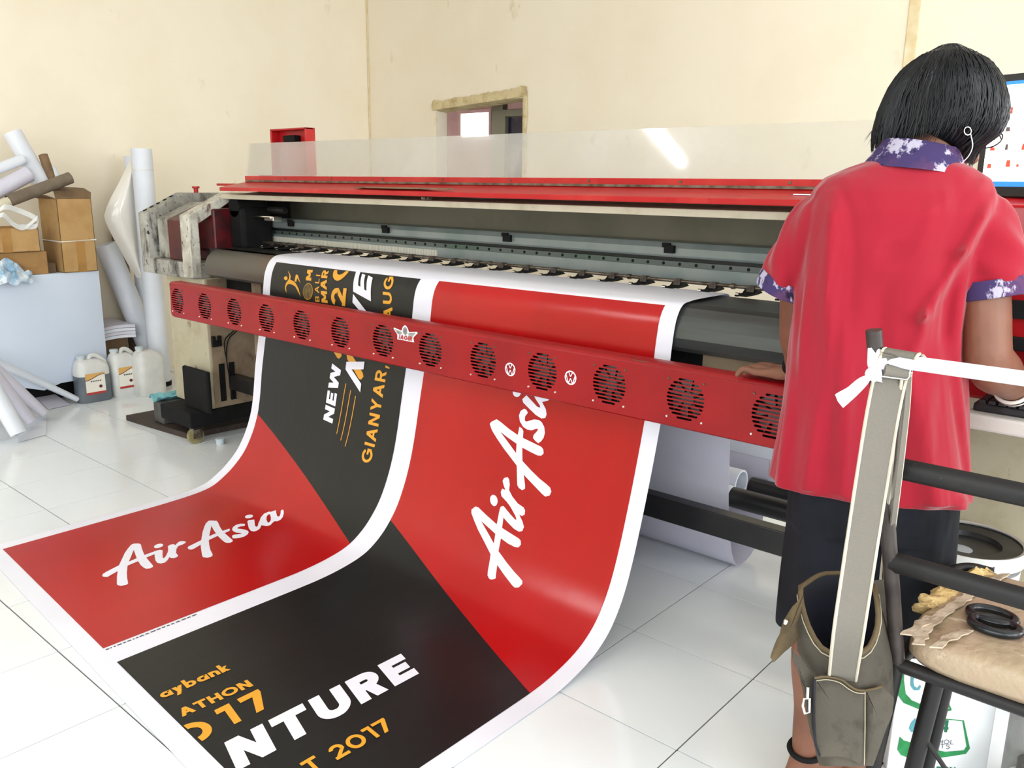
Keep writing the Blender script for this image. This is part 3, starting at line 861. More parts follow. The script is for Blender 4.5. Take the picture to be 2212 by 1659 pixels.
# --- fan bar on the front
FY = 1.95
bx0, bx1, bz0, bz1 = -3.855, -.76, .700, .851
fans = [-3.785 + .2452 * k for k in range(13)]
cu = bpy.data.curves.new('plate', 'CURVE')
cu.dimensions = '2D'; cu.fill_mode = 'BOTH'; cu.extrude = .001
def cpoly(pts):
    sp = cu.splines.new('POLY'); sp.points.add(len(pts) - 1); sp.use_cyclic_u = True
    for q, (u, v) in zip(sp.points, pts): q.co = (u, v, 0, 1)
rr = .018
outl = []
for cx, cz, a0 in ((bx0 + rr, bz0 + rr, 180), (bx1 - rr, bz0 + rr, 270), (bx1 - rr, bz1 - rr * .4, 0), (bx0 + rr, bz1 - rr * .4, 90)):
    r_ = rr if cz < .75 else rr * .4
    outl += [(cx + r_ * cos(radians(a0 + q * 15)), cz + r_ * sin(radians(a0 + q * 15))) for q in range(7)]
cpoly(outl)
FZ, FR, NS = .778, .058, 11
for fx in fans:
    for s in range(NS):
        zc = FZ - FR + (s + .5) * 2 * FR / NS
        hw = math.sqrt(max(FR * FR - (zc - FZ) ** 2, 0)) * .99
        if fx + hw > bx1 - .004: continue
        hh = .0031
        cpoly([(fx - hw + .003, zc - hh), (fx + hw - .003, zc - hh), (fx + hw, zc), (fx + hw - .003, zc + hh), (fx - hw + .003, zc + hh), (fx - hw, zc)])
co = bpy.data.objects.new('plate_curve', cu); COL.objects.link(co)
me = bpy.data.meshes.new_from_object(co.evaluated_get(bpy.context.evaluated_depsgraph_get()))
bpy.data.objects.remove(co)
for v in me.vertices:
    v.co = Vector((v.co.x, FY - v.co.z, v.co.y)) - ORG[PRN]
me.materials.clear()
bar = mk(me, 'fan_bar', M['red'], PRN, ORG[PRN])
body = MB()
body.px([(FY + .001, bz1), (FY + .004, bz1 + .007), (FY + .011, bz1 + .011), (FY + .058, bz1 + .011), (FY + .062, bz1 + .006), (FY + .062, bz1 - .03), (FY + .059, bz1 - .03), (FY + .058, bz1 + .006), (FY + .013, bz1 + .008), (FY + .004, bz1 + .004), (FY + .003, bz1)], bx0 + .004, bx1)
body.px([(FY + .001, bz0 + .004), (FY + .004, bz0 - .003), (FY + .011, bz0 - .007), (FY + .058, bz0 - .007), (FY + .058, bz0 - .004), (FY + .011, bz0 - .003), (FY + .004, bz0 + .006)], bx0 + .01, bx1)
body.box(bx0 + .002, bx0 + .006, FY + .001, FY + .06, bz0 + .016, bz1 + .004)
body.build('bar_folds', M['red'], bar, smooth=40)
dk = MB(); dk.box(bx0 + .006, bx1, FY + .030, FY + .034, bz0, bz1); dk.build('bar_backing', M['matblack'], bar)
hubm = MB()
for q in range(7):
    a = 2 * pi * q / 7
    hubm.add([(.018 * cos(a), 0, .018 * sin(a)), (.054 * cos(a + .1), .006, .054 * sin(a + .1)), (.054 * cos(a + .75), -.006, .054 * sin(a + .75)), (.018 * cos(a + .6), 0, .018 * sin(a + .6))], [(0, 1, 2, 3)])
hubm.cyl((0, -.006, 0), (0, .006, 0), .019, n=12)
fan_me = mesh_of(hubm, 'fan', M['greybox'])
scm = MB(); scm.cyl((0, 0, 0), (0, -.0025, 0), .0042, .003, n=8)
scr_hi = mesh_of(scm, 'screw_bright', M['chrome']); scr_lo = mesh_of(scm, 'screw_dull', M['screwdark'])
for fx in fans:
    inst(fan_me, 'fan', bar, (fx, FY + .018, FZ), (0, random.random() * 6, 0))
    for sx in (-1, 1):
        for sz in (-1, 1):
            if fx + sx * .0525 < bx1:
                inst(scr_lo if sz > 0 else scr_hi, 'screw', bar, (fx + sx * .0525, FY - .001, FZ - .002 + sz * .0525))
def on_bar(u, v, e=0): return (u, FY - .0022 - e, v)
for vx, vz in ((-1.705, .766), (-1.469, .777)):
    R_ = .0215
    ring = _arc(vx, vz, R_, R_, 0, 360, .0042, 30)
    def q(pts): return [(vx + a * R_, vz + b * R_) for a, b in pts]
    def stq(x0, y0, x1, y1, h=.075): return q([(x0 - h, y0), (x0 + h, y0), (x1 + h, y1), (x1 - h, y1)])
    vw = [stq(0, .16, -.36, .84), stq(0, .16, .36, .84), stq(-.36, -.82, -.80, .46), stq(.36, -.82, .80, .46), stq(-.36, -.82, 0, -.06), stq(.36, -.82, 0, -.06)]
    flat_mesh(ring + vw, on_bar, 'round_emblem', M['vwhite'], bar, label='round white emblem sticker')
jx, jz = -2.192, .817
def jq(pts): return [(jx + a * .00122, jz + b * .001) for a, b in pts]
st = flat_mesh([jq([(-50, 12), (-48, 17), (-16, 10), (-10, 24), (-3, 31), (3, 31), (10, 24), (16, 10), (50, 16), (52, 11), (36, -4), (34, -10), (37, -23), (-35, -23), (-34, -10), (-36, -4)])], on_bar, 'winged_sticker', M['vwhite'], bar)
flat_mesh([jq([(-45, 12), (-14, 6), (-14, -2), (-31, -5)]), jq([(45, 12), (14, 6), (14, -2), (31, -5)]), jq([(-10, 4), (-8, 20), (0, 27), (8, 20), (10, 4), (0, -4)])], lambda u, v, e: (u, FY - .0030 - e, v), 'wings', M['silver'], st)
flat_mesh([[(jx - .036 + a, jz - .02 + b) for a, b in p] for p in text_polys('JAGIR', .072, .0165, .26, .12, .15)], lambda u, v, e: (u, FY - .0038 - e, v), 'lettering', M['labelred'], st)
flat_mesh([[(-1.265, .853), (-1.21, .853), (-1.222, .846), (-1.252, .845)]], lambda u, v, e: (u, FY + .006 + (.851 - v) * .2, v + .0085), 'chipped_paint', M['screwdark'], bar)

# ================================================================== the printed banner
PRF_R = [(0.3,.003),(1.2,.003),(1.5,.003),(1.6,.006),(1.68,.017),(1.76,.038),(1.82,.068),(1.868,.11),(1.915,.18),(1.955,.275),(1.996,.402),(2.03,.52),(2.061,.64),(2.083,.74),(2.098,.826),(2.107,.892),(2.122,.957),(2.153,.996),(2.20,1.004),(2.25,1.006),(2.35,1.006),(2.5,1.006)]
PRF_L = [(0.3,.003),(1.2,.003),(1.5,.003),(1.62,.005),(1.72,.010),(1.79,.022),(1.842,.047),(1.90,.086),(1.96,.145),(2.008,.225),(2.04,.31),(2.058,.40),(2.072,.50),(2.10,.647),(2.12,.74),(2.132,.822),(2.138,.87),(2.149,.925),(2.172,.972),(2.205,.998),(2.25,1.005),(2.35,1.006),(2.5,1.006)]
def prof(P):
    pts = spline([(y, z, 0) for y, z in P], 12)
    s, acc = [0.0], 0.0
    for a, b in zip(pts[:-1], pts[1:]):
        acc += (b - a).length; s.append(acc)
    k = min(range(len(pts)), key=lambda i: abs(pts[i].x - 1.5))
    return [q - s[k] for q in s], pts
SL, QL = prof(PRF_L); SR, QR = prof(PRF_R)
def lerp_at(S, Q, s):
    import bisect
    i = min(max(bisect.bisect(S, s) - 1, 0), len(S) - 2)
    t = (s - S[i]) / (S[i + 1] - S[i])
    return Q[i].lerp(Q[i + 1], t)
BXL, BXR = -3.355, -1.228
def bsurf(X, s, off=0.0):
    t = (X - BXL) / (BXR - BXL)
    p = lerp_at(SL, QL, s).lerp(lerp_at(SR, QR, s), t)
    a = lerp_at(SL, QL, s - .004).lerp(lerp_at(SR, QR, s - .004), t)
    b = lerp_at(SL, QL, s + .004).lerp(lerp_at(SR, QR, s + .004), t)
    d = (b - a).normalized()
    if off > 0:
        off += .0030 * math.exp(-((s - 1.318) / .016) ** 2) * max(0, noise.noise(V(X * 16, 2.0, 0))) 
    return Vector((X, p.x - d.y * off, p.y + d.x * off))
CUTS = [-.5 + .1 * k for k in range(6)] + [.04 + .02 * k for k in range(30)] + [.66 + .04 * k for k in range(12)] + [1.15 + .012 * k for k in range(24)]
s_end = lambda X: -.60 - .06 * (X + 3.36)
rows = []
ss = [0.0 + .02 * k for k in range(36)] + [.74 + .04 * k for k in range(11)] + [1.18 + .012 * k for k in range(26)] + [1.5, 1.545, 1.59, 1.612]
for k in range(5):
    rows.append([bsurf(X, s_end(X) * (1 - k / 5)) for X in [BXL + (BXR - BXL) * j / 12 for j in range(13)]])
for s in ss:
    rows.append([bsurf(X, s) for X in [BXL + (BXR - BXL) * j / 12 for j in range(13)]])
BAN = MB().sheet(rows, .0008).build('printed_banner', M['white'], smooth=60, label='red and black printed vinyl banner running from the printer onto the floor', cat='banner')
o1 = lambda u, v, e=0: bsurf(u, v, .0012)
o2 = lambda u, v, e=0: bsurf(u, v, .0022 + e)
p0 = lambda X: -.545 - .057 * (X + 3.347)
pt = lambda X: 1.372 - .021 * (X + 3.323)
A0, A1, B0, B1 = -3.297, -2.343, -2.243, -1.282
dl = lambda X: .681 + (X + 3.301) * (.305 - .681) / (.946)
dr = lambda X: .438 + (X + 2.232) * (.066 - .438) / (.937)
def strip(x0, x1, f0, f1, n=44):
    xs = [x0 + (x1 - x0) * k / n for k in range(n + 1)]
    return [[(a, f0(a)), (b, f0(b)), (b, f1(b)), (a, f1(a))] for a, b in zip(xs[:-1], xs[1:])]
pr1 = flat_mesh(strip(A0, A1, p0, dl), o1, 'printed_panel', M['vred'], BAN, CUTS, 'red print field at the floor end, far column')
pk1 = flat_mesh(strip(A0, A1, dl, pt), o1, 'printed_panel', M['vblack'], BAN, CUTS, 'black print field hanging from the printer')
pk2 = flat_mesh(strip(B0, B1, p0, dr), o1, 'printed_panel', M['vblack'], BAN, CUTS, 'black print field at the floor end, near column')
pr2 = flat_mesh(strip(B0, B1, dr, pt), o1, 'printed_panel', M['vred'], BAN, CUTS, 'red print field hanging from the printer')
for P_ in (pr1, pk1, pk2, pr2):
    P_.data.polygons.foreach_set('use_smooth', [True] * len(P_.data.polygons))
LOGO= [[(-2.994, -0.204), (-2.99, -0.216), (-2.966, -0.239), (-2.938, -0.263), (-2.897, -0.292), (-2.853, -0.323), (-2.811, -0.347), (-2.768, -0.369), (-2.718, -0.392), (-2.705, -0.396), (-2.691, -0.391), (-2.685, -0.377), (-2.689, -0.368), (-2.702, -0.362), (-2.731, -0.351), (-2.772, -0.333), (-2.823, -0.307), (-2.857, -0.286), (-2.939, -0.23), (-2.964, -0.212), (-2.973, -0.2)], [(-2.994, -0.204), (-2.98, -0.19), (-2.966, -0.19), (-2.924, -0.206), (-2.869, -0.224), (-2.832, -0.232), (-2.762, -0.245), (-2.752, -0.25), (-2.747, -0.262), (-2.754, -0.273), (-2.767, -0.275), (-2.798, -0.272), (-2.836, -0.263), (-2.863, -0.255), (-2.939, -0.23), (-2.973, -0.22)], [(-2.813, -0.399), (-2.824, -0.392), (-2.832, -0.377), (-2.851, -0.324), (-2.855, -0.287), (-2.862, -0.256), (-2.868, -0.224), (-2.872, -0.181), (-2.871, -0.165), (-2.86, -0.16), (-2.847, -0.166), (-2.848, -0.195), (-2.842, -0.23), (-2.834, -0.263), (-2.826, -0.304), (-2.808, -0.349), (-2.794, -0.382), (-2.789, -0.391), (-2.797, -0.398), (-2.806, -0.401)], [(-2.848, -0.196), (-2.873, -0.174), (-2.86, -0.16), (-2.821, -0.18), (-2.797, -0.191), (-2.792, -0.189), (-2.8, -0.179), (-2.829, -0.156), (-2.862, -0.136), (-2.832, -0.14), (-2.789, -0.169), (-2.766, -0.189), (-2.754, -0.205), (-2.757, -0.219), (-2.77, -0.224), (-2.793, -0.22), (-2.825, -0.207)], [(-2.904, -0.135), (-2.897, -0.139), (-2.892, -0.145), (-2.889, -0.152), (-2.889, -0.159), (-2.891, -0.165), (-2.896, -0.169), (-2.902, -0.17), (-2.909, -0.168), (-2.916, -0.164), (-2.921, -0.158), (-2.924, -0.152), (-2.925, -0.145), (-2.922, -0.139), (-2.918, -0.135), (-2.911, -0.134)], [(-2.877, -0.131), (-2.885, -0.119), (-2.882, -0.106), (-2.866, -0.107), (-2.876, -0.097), (-2.887, -0.081), (-2.883, -0.07), (-2.869, -0.064), (-2.86, -0.07), (-2.853, -0.086), (-2.851, -0.104), (-2.832, -0.121), (-2.802, -0.138), (-2.774, -0.145), (-2.766, -0.153), (-2.764, -0.166), (-2.774, -0.173), (-2.789, -0.171), (-2.831, -0.152)], [(-2.983, 0.104), (-2.988, 0.096), (-2.974, 0.077), (-2.946, 0.054), (-2.908, 0.026), (-2.86, -0.005), (-2.826, -0.027), (-2.792, -0.047), (-2.747, -0.069), (-2.712, -0.086), (-2.697, -0.091), (-2.681, -0.083), (-2.678, -0.07), (-2.686, -0.059), (-2.702, -0.052), (-2.736, -0.04), (-2.777, -0.021), (-2.813, -0.002), (-2.853, 0.022), (-2.908, 0.06), (-2.932, 0.076), (-2.955, 0.1)], [(-2.983, 0.104), (-2.961, 0.117), (-2.941, 0.111), (-2.898, 0.094), (-2.857, 0.081), (-2.83, 0.075), (-2.751, 0.061), (-2.741, 0.054), (-2.737, 0.042), (-2.745, 0.033), (-2.759, 0.031), (-2.79, 0.036), (-2.829, 0.044), (-2.856, 0.052), (-2.901, 0.066), (-2.934, 0.078)], [(-2.812, -0.088), (-2.821, -0.08), (-2.839, -0.019), (-2.851, 0.02), (-2.856, 0.052), (-2.857, 0.081), (-2.856, 0.109), (-2.845, 0.106), (-2.836, 0.098), (-2.833, 0.076), (-2.829, 0.044), (-2.819, 0.003), (-2.802, -0.042), (-2.788, -0.075), (-2.786, -0.085), (-2.796, -0.092)], [(-2.766, 0.07), (-2.779, 0.075), (-2.791, 0.083), (-2.791, 0.092), (-2.778, 0.109), (-2.777, 0.116), (-2.786, 0.114), (-2.803, 0.106), (-2.822, 0.106), (-2.841, 0.112), (-2.858, 0.127), (-2.866, 0.145), (-2.862, 0.161), (-2.848, 0.171), (-2.839, 0.169), (-2.83, 0.16), (-2.839, 0.147), (-2.838, 0.134), (-2.831, 0.13), (-2.817, 0.136), (-2.799, 0.143), (-2.779, 0.144), (-2.766, 0.139), (-2.753, 0.126), (-2.746, 0.108), (-2.748, 0.091), (-2.756, 0.078)], [(-2.857, 0.19), (-2.863, 0.2), (-2.848, 0.216), (-2.822, 0.201), (-2.796, 0.186), (-2.783, 0.184), (-2.785, 0.191), (-2.808, 0.21), (-2.826, 0.23), (-2.778, 0.203), (-2.759, 0.184), (-2.752, 0.167), (-2.755, 0.155), (-2.77, 0.151), (-2.795, 0.158), (-2.823, 0.172)], [(-2.882, 0.232), (-2.877, 0.228), (-2.874, 0.223), (-2.873, 0.217), (-2.876, 0.211), (-2.88, 0.207), (-2.886, 0.204), (-2.893, 0.204), (-2.9, 0.206), (-2.905, 0.21), (-2.908, 0.216), (-2.909, 0.222), (-2.906, 0.228), (-2.901, 0.232), (-2.895, 0.234), (-2.888, 0.234)], [(-2.81, 0.214), (-2.84, 0.241), (-2.855, 0.266), (-2.849, 0.286), (-2.834, 0.291), (-2.829, 0.291), (-2.824, 0.276), (-2.832, 0.274), (-2.825, 0.259), (-2.803, 0.243), (-2.78, 0.233), (-2.772, 0.232), (-2.773, 0.239), (-2.76, 0.245), (-2.748, 0.225), (-2.754, 0.212), (-2.779, 0.204)], [(-2.841, 0.285), (-2.826, 0.306), (-2.809, 0.295), (-2.786, 0.283), (-2.776, 0.282), (-2.774, 0.287), (-2.784, 0.299), (-2.8, 0.313), (-2.799, 0.319), (-2.79, 0.32), (-2.772, 0.307), (-2.755, 0.289), (-2.747, 0.272), (-2.75, 0.258), (-2.761, 0.253), (-2.756, 0.237), (-2.773, 0.236), (-2.781, 0.249), (-2.801, 0.263), (-2.824, 0.275)]]
BIG_A= [[(-2.699, 0.989), (-2.586, 1.003), (-2.586, 0.972), (-2.698, 0.958)], [(-2.699, 0.975), (-2.698, 0.958), (-2.587, 0.88), (-2.588, 0.914), (-2.661, 0.964), (-2.673, 0.978)]]
SLASH= [[(-2.793, 1.02), (-2.741, 1.021), (-2.735, 1.008), (-2.75, 0.995), (-2.763, 0.998)], [(-2.705, 1.017), (-2.669, 1.019), (-2.589, 0.958), (-2.581, 0.944), (-2.593, 0.93), (-2.607, 0.931), (-2.697, 1.0)]]
BIG_VE= [[(-2.703, 1.263), (-2.588, 1.185), (-2.62, 1.179), (-2.702, 1.229)], [(-2.704, 1.272), (-2.721, 1.341), (-2.732, 1.366), (-2.704, 1.367), (-2.679, 1.298), (-2.663, 1.293), (-2.683, 1.35), (-2.66, 1.345), (-2.636, 1.284), (-2.622, 1.28), (-2.641, 1.344), (-2.607, 1.335), (-2.587, 1.241)]]
RUNNER= [[(-3.169, 1.3), (-3.169, 1.297), (-3.171, 1.294), (-3.175, 1.292), (-3.181, 1.291), (-3.186, 1.292), (-3.191, 1.293), (-3.195, 1.296), (-3.197, 1.299), (-3.197, 1.302), (-3.195, 1.305), (-3.191, 1.307), (-3.186, 1.308), (-3.18, 1.308), (-3.175, 1.306), (-3.171, 1.304)], [(-3.184, 1.335), (-3.158, 1.32), (-3.147, 1.309), (-3.148, 1.295), (-3.131, 1.292), (-3.116, 1.289), (-3.097, 1.277), (-3.078, 1.259), (-3.058, 1.226), (-3.081, 1.248), (-3.105, 1.268), (-3.127, 1.275), (-3.152, 1.277), (-3.165, 1.273), (-3.173, 1.261), (-3.165, 1.236), (-3.178, 1.25), (-3.182, 1.263), (-3.176, 1.28), (-3.158, 1.298), (-3.159, 1.314)], [(-3.115, 1.32), (-3.101, 1.319), (-3.086, 1.304), (-3.069, 1.284), (-3.085, 1.295), (-3.098, 1.305), (-3.102, 1.287), (-3.114, 1.291)]]

flat_mesh(LOGO, o2, 'brush_lettering', M['vwhite'], pr1, CUTS, 'white brush script lettering')
flat_mesh([[(X + 1.107, s + .776) for X, s in P] for P in LOGO], o2, 'brush_lettering', M['vwhite'], pr2, CUTS, 'white brush script lettering')
def line(txt, X0, s0, s1, cap, w, mat_, parent, gap=.14, slant=0.0, dX=0.0, clip=None):
    polys = []
    for P in text_polys(txt, s1 - s0, cap, w, gap, slant):
        polys.append([(X0 + dX * a / (s1 - s0) - b, min(s0 + a, clip) if clip else s0 + a) for a, b in P])
    return flat_mesh(polys, o2, 'lettering', mat_, parent, CUTS)
# upper black field
flat_mesh(BIG_A, lambda u, v, e: bsurf(u, v, .0032 + e), 'big_letter', M['vwhite'], pk1, CUTS)
for P_ in BIG_VE: flat_mesh([P_], lambda u, v, e: bsurf(u, v, .0032 + e), 'big_letter', M['vwhite'], pk1, CUTS)
flat_mesh(SLASH, o2, 'slash', M['vgold'], pk1, CUTS)
flat_mesh(RUNNER, o2, 'running_figure', M['vgold'], pk1, CUTS)
flat_mesh([[( -3.010 + .035 * cos(a), 1.253 + .035 * sin(a)) for a in [2 * pi * k / 28 for k in range(28)]]], o2, 'round_seal', M['vgold'], pk1, CUTS)
flat_mesh([[( -3.010 + .0325 * cos(a), 1.253 + .0325 * sin(a)) for a in [2 * pi * k / 28 for k in range(28)]]], lambda u, v, e: bsurf(u, v, .0032 + e), 'round_seal', M['vgold2'], pk1, CUTS)
rules = []
for (xa, sa), (xb, sb) in (((-2.685, .902), (-2.703, .693)), ((-2.649, .880), (-2.669, .671)), ((-2.614, .862), (-2.633, .653))):
    rules.append([(xb - .0022, sb), (xb + .0022, sb), (xa + .0022, sa), (xa - .0022, sa)])
flat_mesh(rules, o2, 'gold_rule', M['vgold'], pk1, CUTS)
line('NEW', -2.742, .728, .965, .065, .25, M['vwhite'], pk1, .12, dX=.016, slant=.1)
line('GIANYAR,', -2.457, .616, 1.003, .063, .20, M['vgold'], pk1, .17, dX=.01)
line('AUG', -2.448, 1.178, 1.349, .054, .21, M['vgold'], pk1, .18, dX=-.036)
line('BALI', -2.923, 1.215, 1.327, .030, .16, M['vgold'], pk1, .34, dX=-.02)
line('MAR', -2.866, 1.214, 1.352, .042, .24, M['vgold'], pk1, .10, dX=-.034)
line('2', -2.748, 1.210, 1.282, .098, .22, M['vgold'], pk1)
line('0', -2.772, 1.309, 1.42, .098, .22, M['vgold'], pk1, clip=1.357)
line('M', -2.996, 1.299, 1.347, .038, .26, M['vgold'], pk1, dX=-.012)
# floor black field
line('NTURE', -1.584, -.630, -.073, .115, .27, M['vwhite'], pk2, .13, slant=.30, dX=.014)
line('aybank', -1.979, -.608, -.412, .044, .20, M['vgold'], pk2, .07, dX=.008, slant=.1)
line('ATHON', -1.868, -.612, -.415, .038, .24, M['vgold'], pk2, .10, dX=.012, slant=.1)
line('1', -1.744, -.562, -.520, .090, .24, M['vgold'], pk2, slant=.2)
line('7', -1.744, -.488, -.425, .090, .24, M['vgold'], pk2, slant=.1)
flat_mesh(_arc(-1.788, -.628, .045, .045, 0, 180, .022, 22), o2, 'lettering', M['vgold'], pk2, CUTS)
line('T', -1.447, -.524, -.484, .053, .20, M['vgold'], pk2, slant=.1)
line('2017', -1.443, -.452, -.279, .053, .20, M['vgold'], pk2, .12, dX=.006, slant=.1)
# tiny caption along the red field
tiny = []
s = -.60
while s < -.33:
    l = random.uniform(.004, .016); tiny.append([(-2.333, s), (-2.327, s), (-2.327, s + l), (-2.333, s + l)]); s += l + random.uniform(.003, .006)
flat_mesh(tiny, o1, 'small_caption', M['inkgrey'], BAN, CUTS)
# the unprinted web behind the printer hanging in a loop to the floor
lp = spline([(2.432, 1.0035, 0), (2.448, .985, 0), (2.47, .90, 0), (2.50, .72, 0), (2.516, .509, 0), (2.54, .282, 0), (2.585, .10, 0), (2.64, .018, 0), (2.70, .008, 0), (2.77, .03, 0), (2.825, .12, 0), (2.843, .24, 0), (2.846, .36, 0)], 6)
MB().sheet([[V(BXL + (BXR - BXL) * j / 6, p.x, p.y) for j in range(7)] for p in lp], .0008).build('feed_loop', M['paperlav'], BAN, smooth=60, label='blank white vinyl looping to the floor behind the machine')

# ================================================================== rolls below the printer
def roll(name, p0, p1, r, r_in, m, label, cat='paper roll', group=None, core=None, n=28, wall=None):
    p0, p1 = Vector(p0), Vector(p1)
    t = (p1 - p0).normalized(); N, Bn = frame_of(t)
    o = thing(name, (min(p0.x, p1.x) * .5 + max(p0.x, p1.x) * .5, (p0.y + p1.y) / 2, min(p0.z, p1.z) - 0), label, cat, group)
    def ring(p, q): return [p + q * (cos(a) * N + sin(a) * Bn) for a in [2 * pi * k / n for k in range(n)]]
    MB().loft([ring(p0, r), ring(p1, r), ring(p1, r_in), ring(p0, r_in)], False, True).build('wound_sheet', m, o, smooth=40)
    if core:
        MB().loft([ring(p0 - t * .012, r_in), ring(p1 + t * .012, r_in), ring(p1 + t * .012, r_in * .86), ring(p0 - t * .012, r_in * .86)], False, True).build('core_tube', core, o, smooth=40)
    return o
roll('media_roll', (-3.3, 2.98, .36), (-.78, 2.98, .36), .13, .04, M['paper'], 'thick white media roll lying behind the printer legs', core=M['carddark'])
roll('take_up_roll', (-1.95, 2.70, .300), (-1.262, 2.70, .300), .05, .042, M['paper'], 'narrow hollow white roll with open end under the printer')
bt = thing('roller_shaft', (-1.0, 2.6, .25), 'black feed shaft with white wrap end under the printer', 'roller')
MB().cyl((-1.245, 2.60, .282), (-.76, 2.60, .282), .036, n=20).build('shaft', M['black'], bt, smooth=40)
MB().cyl((-2.2, 2.60, .282), (-1.245, 2.60, .282), .038, n=20).build('white_wrap', M['paper'], bt, smooth=40)
MB().cyl((-1.27, 2.80, .262), (-.76, 2.80, .262), .034, n=20).build('rear_feed_roller', M['black'], smooth=40, label='black roller behind the narrow white roll end', cat='roller')
MB().box(-2.2, -.74, 2.52, 2.535, .225, .236).build('white_strip', M['paper'], label='thin white strip just above the black cross beam', cat='strip', bevel=.002)  # thin white bar below the black shaft

# ================================================================== left corner: bench, boxes, rolls, cans
TXF = -5.35
tbl = thing('storage_bench', (-5.6, 1.5, 0), 'low bench with a smooth pale white front panel against the left wall', 'bench')
rows = []
for k in range(9):
    z = .125 + (.775 - .125) * k / 8
    rows.append([V(TXF + .012 * sin(j * .7) * (1 - k / 8) + (.006 * noz((0, j * .4, z), 3)), .9 + (2.262 - .9) * j / 14, z - (.03 * (1 - k / 8) if j < 14 else 0) * (j % 3 == 1)) for j in range(15)])
MB().sheet(rows, .008).build('front_panel', M['cloth'], tbl, smooth=60)
MB().box(WX + .01, TXF + .004, .9, 2.265, .762, .782).build('bench_top', M['cloth'], tbl, bevel=.004)
MB().box(WX + .01, TXF - .03, 2.225, 2.255, .12, .762).build('side_board', M['carddark'], tbl, bevel=.003)
for y in (.95, 2.2):
    for x in (WX + .05, TXF - .05):
        MB().box(x - .025, x + .025, y - .025, y + .025, 0, .762).build('leg', M['board'], tbl, bevel=.003)
MB().box(WX + .05, TXF - .12, 1.2, 2.2, 0, .10).build('gap_shade_block', M['matblack'], label='black block put in for the shade under the white bench', cat='block', bevel=.01)  # black block standing in for the shade in the gap below the panel

# tall cardboard box with flaps
bxr = thing('cardboard_box', (-5.47, 2.155, .782), 'tall taped cardboard box with dark open flaps and a white string', 'box')
c = MB()
x0, x1, y0, y1, z0, z1 = -5.60, -5.335, 2.055, 2.255, .782, 1.212
for q in ((x0, x1, y0, y0 + .006), (x0, x1, y1 - .006, y1), (x0, x0 + .006, y0, y1), (x1 - .006, x1, y0, y1)):
    c.box(q[0], q[1], q[2], q[3], z0, z1)
c.box(x0, x1, y0, y1, z0, z0 + .006)
c.build('carton_walls', M['card'], bxr, bevel=.002)
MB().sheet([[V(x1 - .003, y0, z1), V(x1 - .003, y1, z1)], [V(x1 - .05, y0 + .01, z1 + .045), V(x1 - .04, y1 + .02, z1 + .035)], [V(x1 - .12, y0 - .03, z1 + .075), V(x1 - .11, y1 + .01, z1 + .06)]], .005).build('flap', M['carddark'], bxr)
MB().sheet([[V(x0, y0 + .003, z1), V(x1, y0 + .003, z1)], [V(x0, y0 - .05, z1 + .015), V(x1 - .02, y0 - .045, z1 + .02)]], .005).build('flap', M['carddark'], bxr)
s_ = MB()
zs = .965
s_.tube([(x0 - .002, y0 - .003, zs), (x1 + .003, y0 - .003, zs), (x1 + .003, y1 + .003, zs + .006), (x0 - .002, y1 + .003, zs)], .004, 6, closed=True)
s_.build('string', M['string'], bxr)
MB().box(x1 - .001, x1 + .001, y0 + .085, y0 + .135, z0, zs - .004).build('tape_strip', M['tape'], bxr)
# the lower, wider box and the small open one on top of it
lowb = thing('cardboard_box', (-5.5, 1.8, .782), 'low brown cardboard box lying under the small open box', 'box')
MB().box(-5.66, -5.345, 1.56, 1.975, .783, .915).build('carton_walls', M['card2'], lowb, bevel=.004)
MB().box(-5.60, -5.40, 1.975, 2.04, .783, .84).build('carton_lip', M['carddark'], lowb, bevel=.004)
sm = thing('cardboard_box', (-5.45, 1.78, .916), 'small open cardboard box with plastic loops hanging out of it', 'box')
c = MB()
for q in ((-5.62, -5.325, 1.60, 1.606), (-5.62, -5.325, 1.931, 1.937), (-5.62, -5.614, 1.6, 1.937), (-5.331, -5.325, 1.6, 1.937)):
    c.box(q[0], q[1], q[2], q[3], .916, 1.052)
c.box(-5.62, -5.325, 1.6, 1.937, .916, .922)
c.build('carton_walls', M['card'], sm, bevel=.002)
MB().box(-5.326, -5.3235, 1.74, 1.79, .918, 1.05).build('tape_strip', M['tape'], sm)
ls = thing('plastic_strapping', (-5.4, 1.82, 1.0), 'crumpled white plastic strips looping over the small open box', 'strapping')
def loop(pts, w, name='strip'):
    P = spline(pts, 6)
    MB().ribbon(P, [V(0, 0, w) + V(0, .25 * w, 0) for _ in P], .002).build(name, M['hdpe'], ls, smooth=70)
loop([(-5.33, 1.72, 1.11), (-5.30, 1.76, 1.17), (-5.31, 1.84, 1.15), (-5.31, 1.93, 1.10), (-5.32, 1.92, 1.06), (-5.33, 1.84, 1.06)], .014)
loop([(-5.31, 1.70, 1.06), (-5.29, 1.745, 1.13), (-5.30, 1.80, 1.075), (-5.31, 1.86, 1.055), (-5.30, 1.93, 1.11)], .013)
loop([(-5.32, 1.64, 1.05), (-5.30, 1.70, 1.09), (-5.31, 1.73, 1.05)], .012)
bb = MB()
rows = []
for i in range(15):
    row = []
    for j in range(15):
        u, v = i / 14, j / 14
        p = V(-5.355 + .10 * u, 1.60 + .26 * v, .80 + .09 * sin(pi * u) * sin(pi * v) - .05 * u * u)
        p += V(noz(p, 22, 1) * .03, noz(p, 22, 5) * .03, noz(p, 22, 9) * .035)
        row.append(p)
    rows.append(row)
bb.sheet(rows, .002).build('plastic_bag', M['bluebag'], label='crumpled pale blue plastic bag at the edge of the bench', cat='bag', smooth=25)

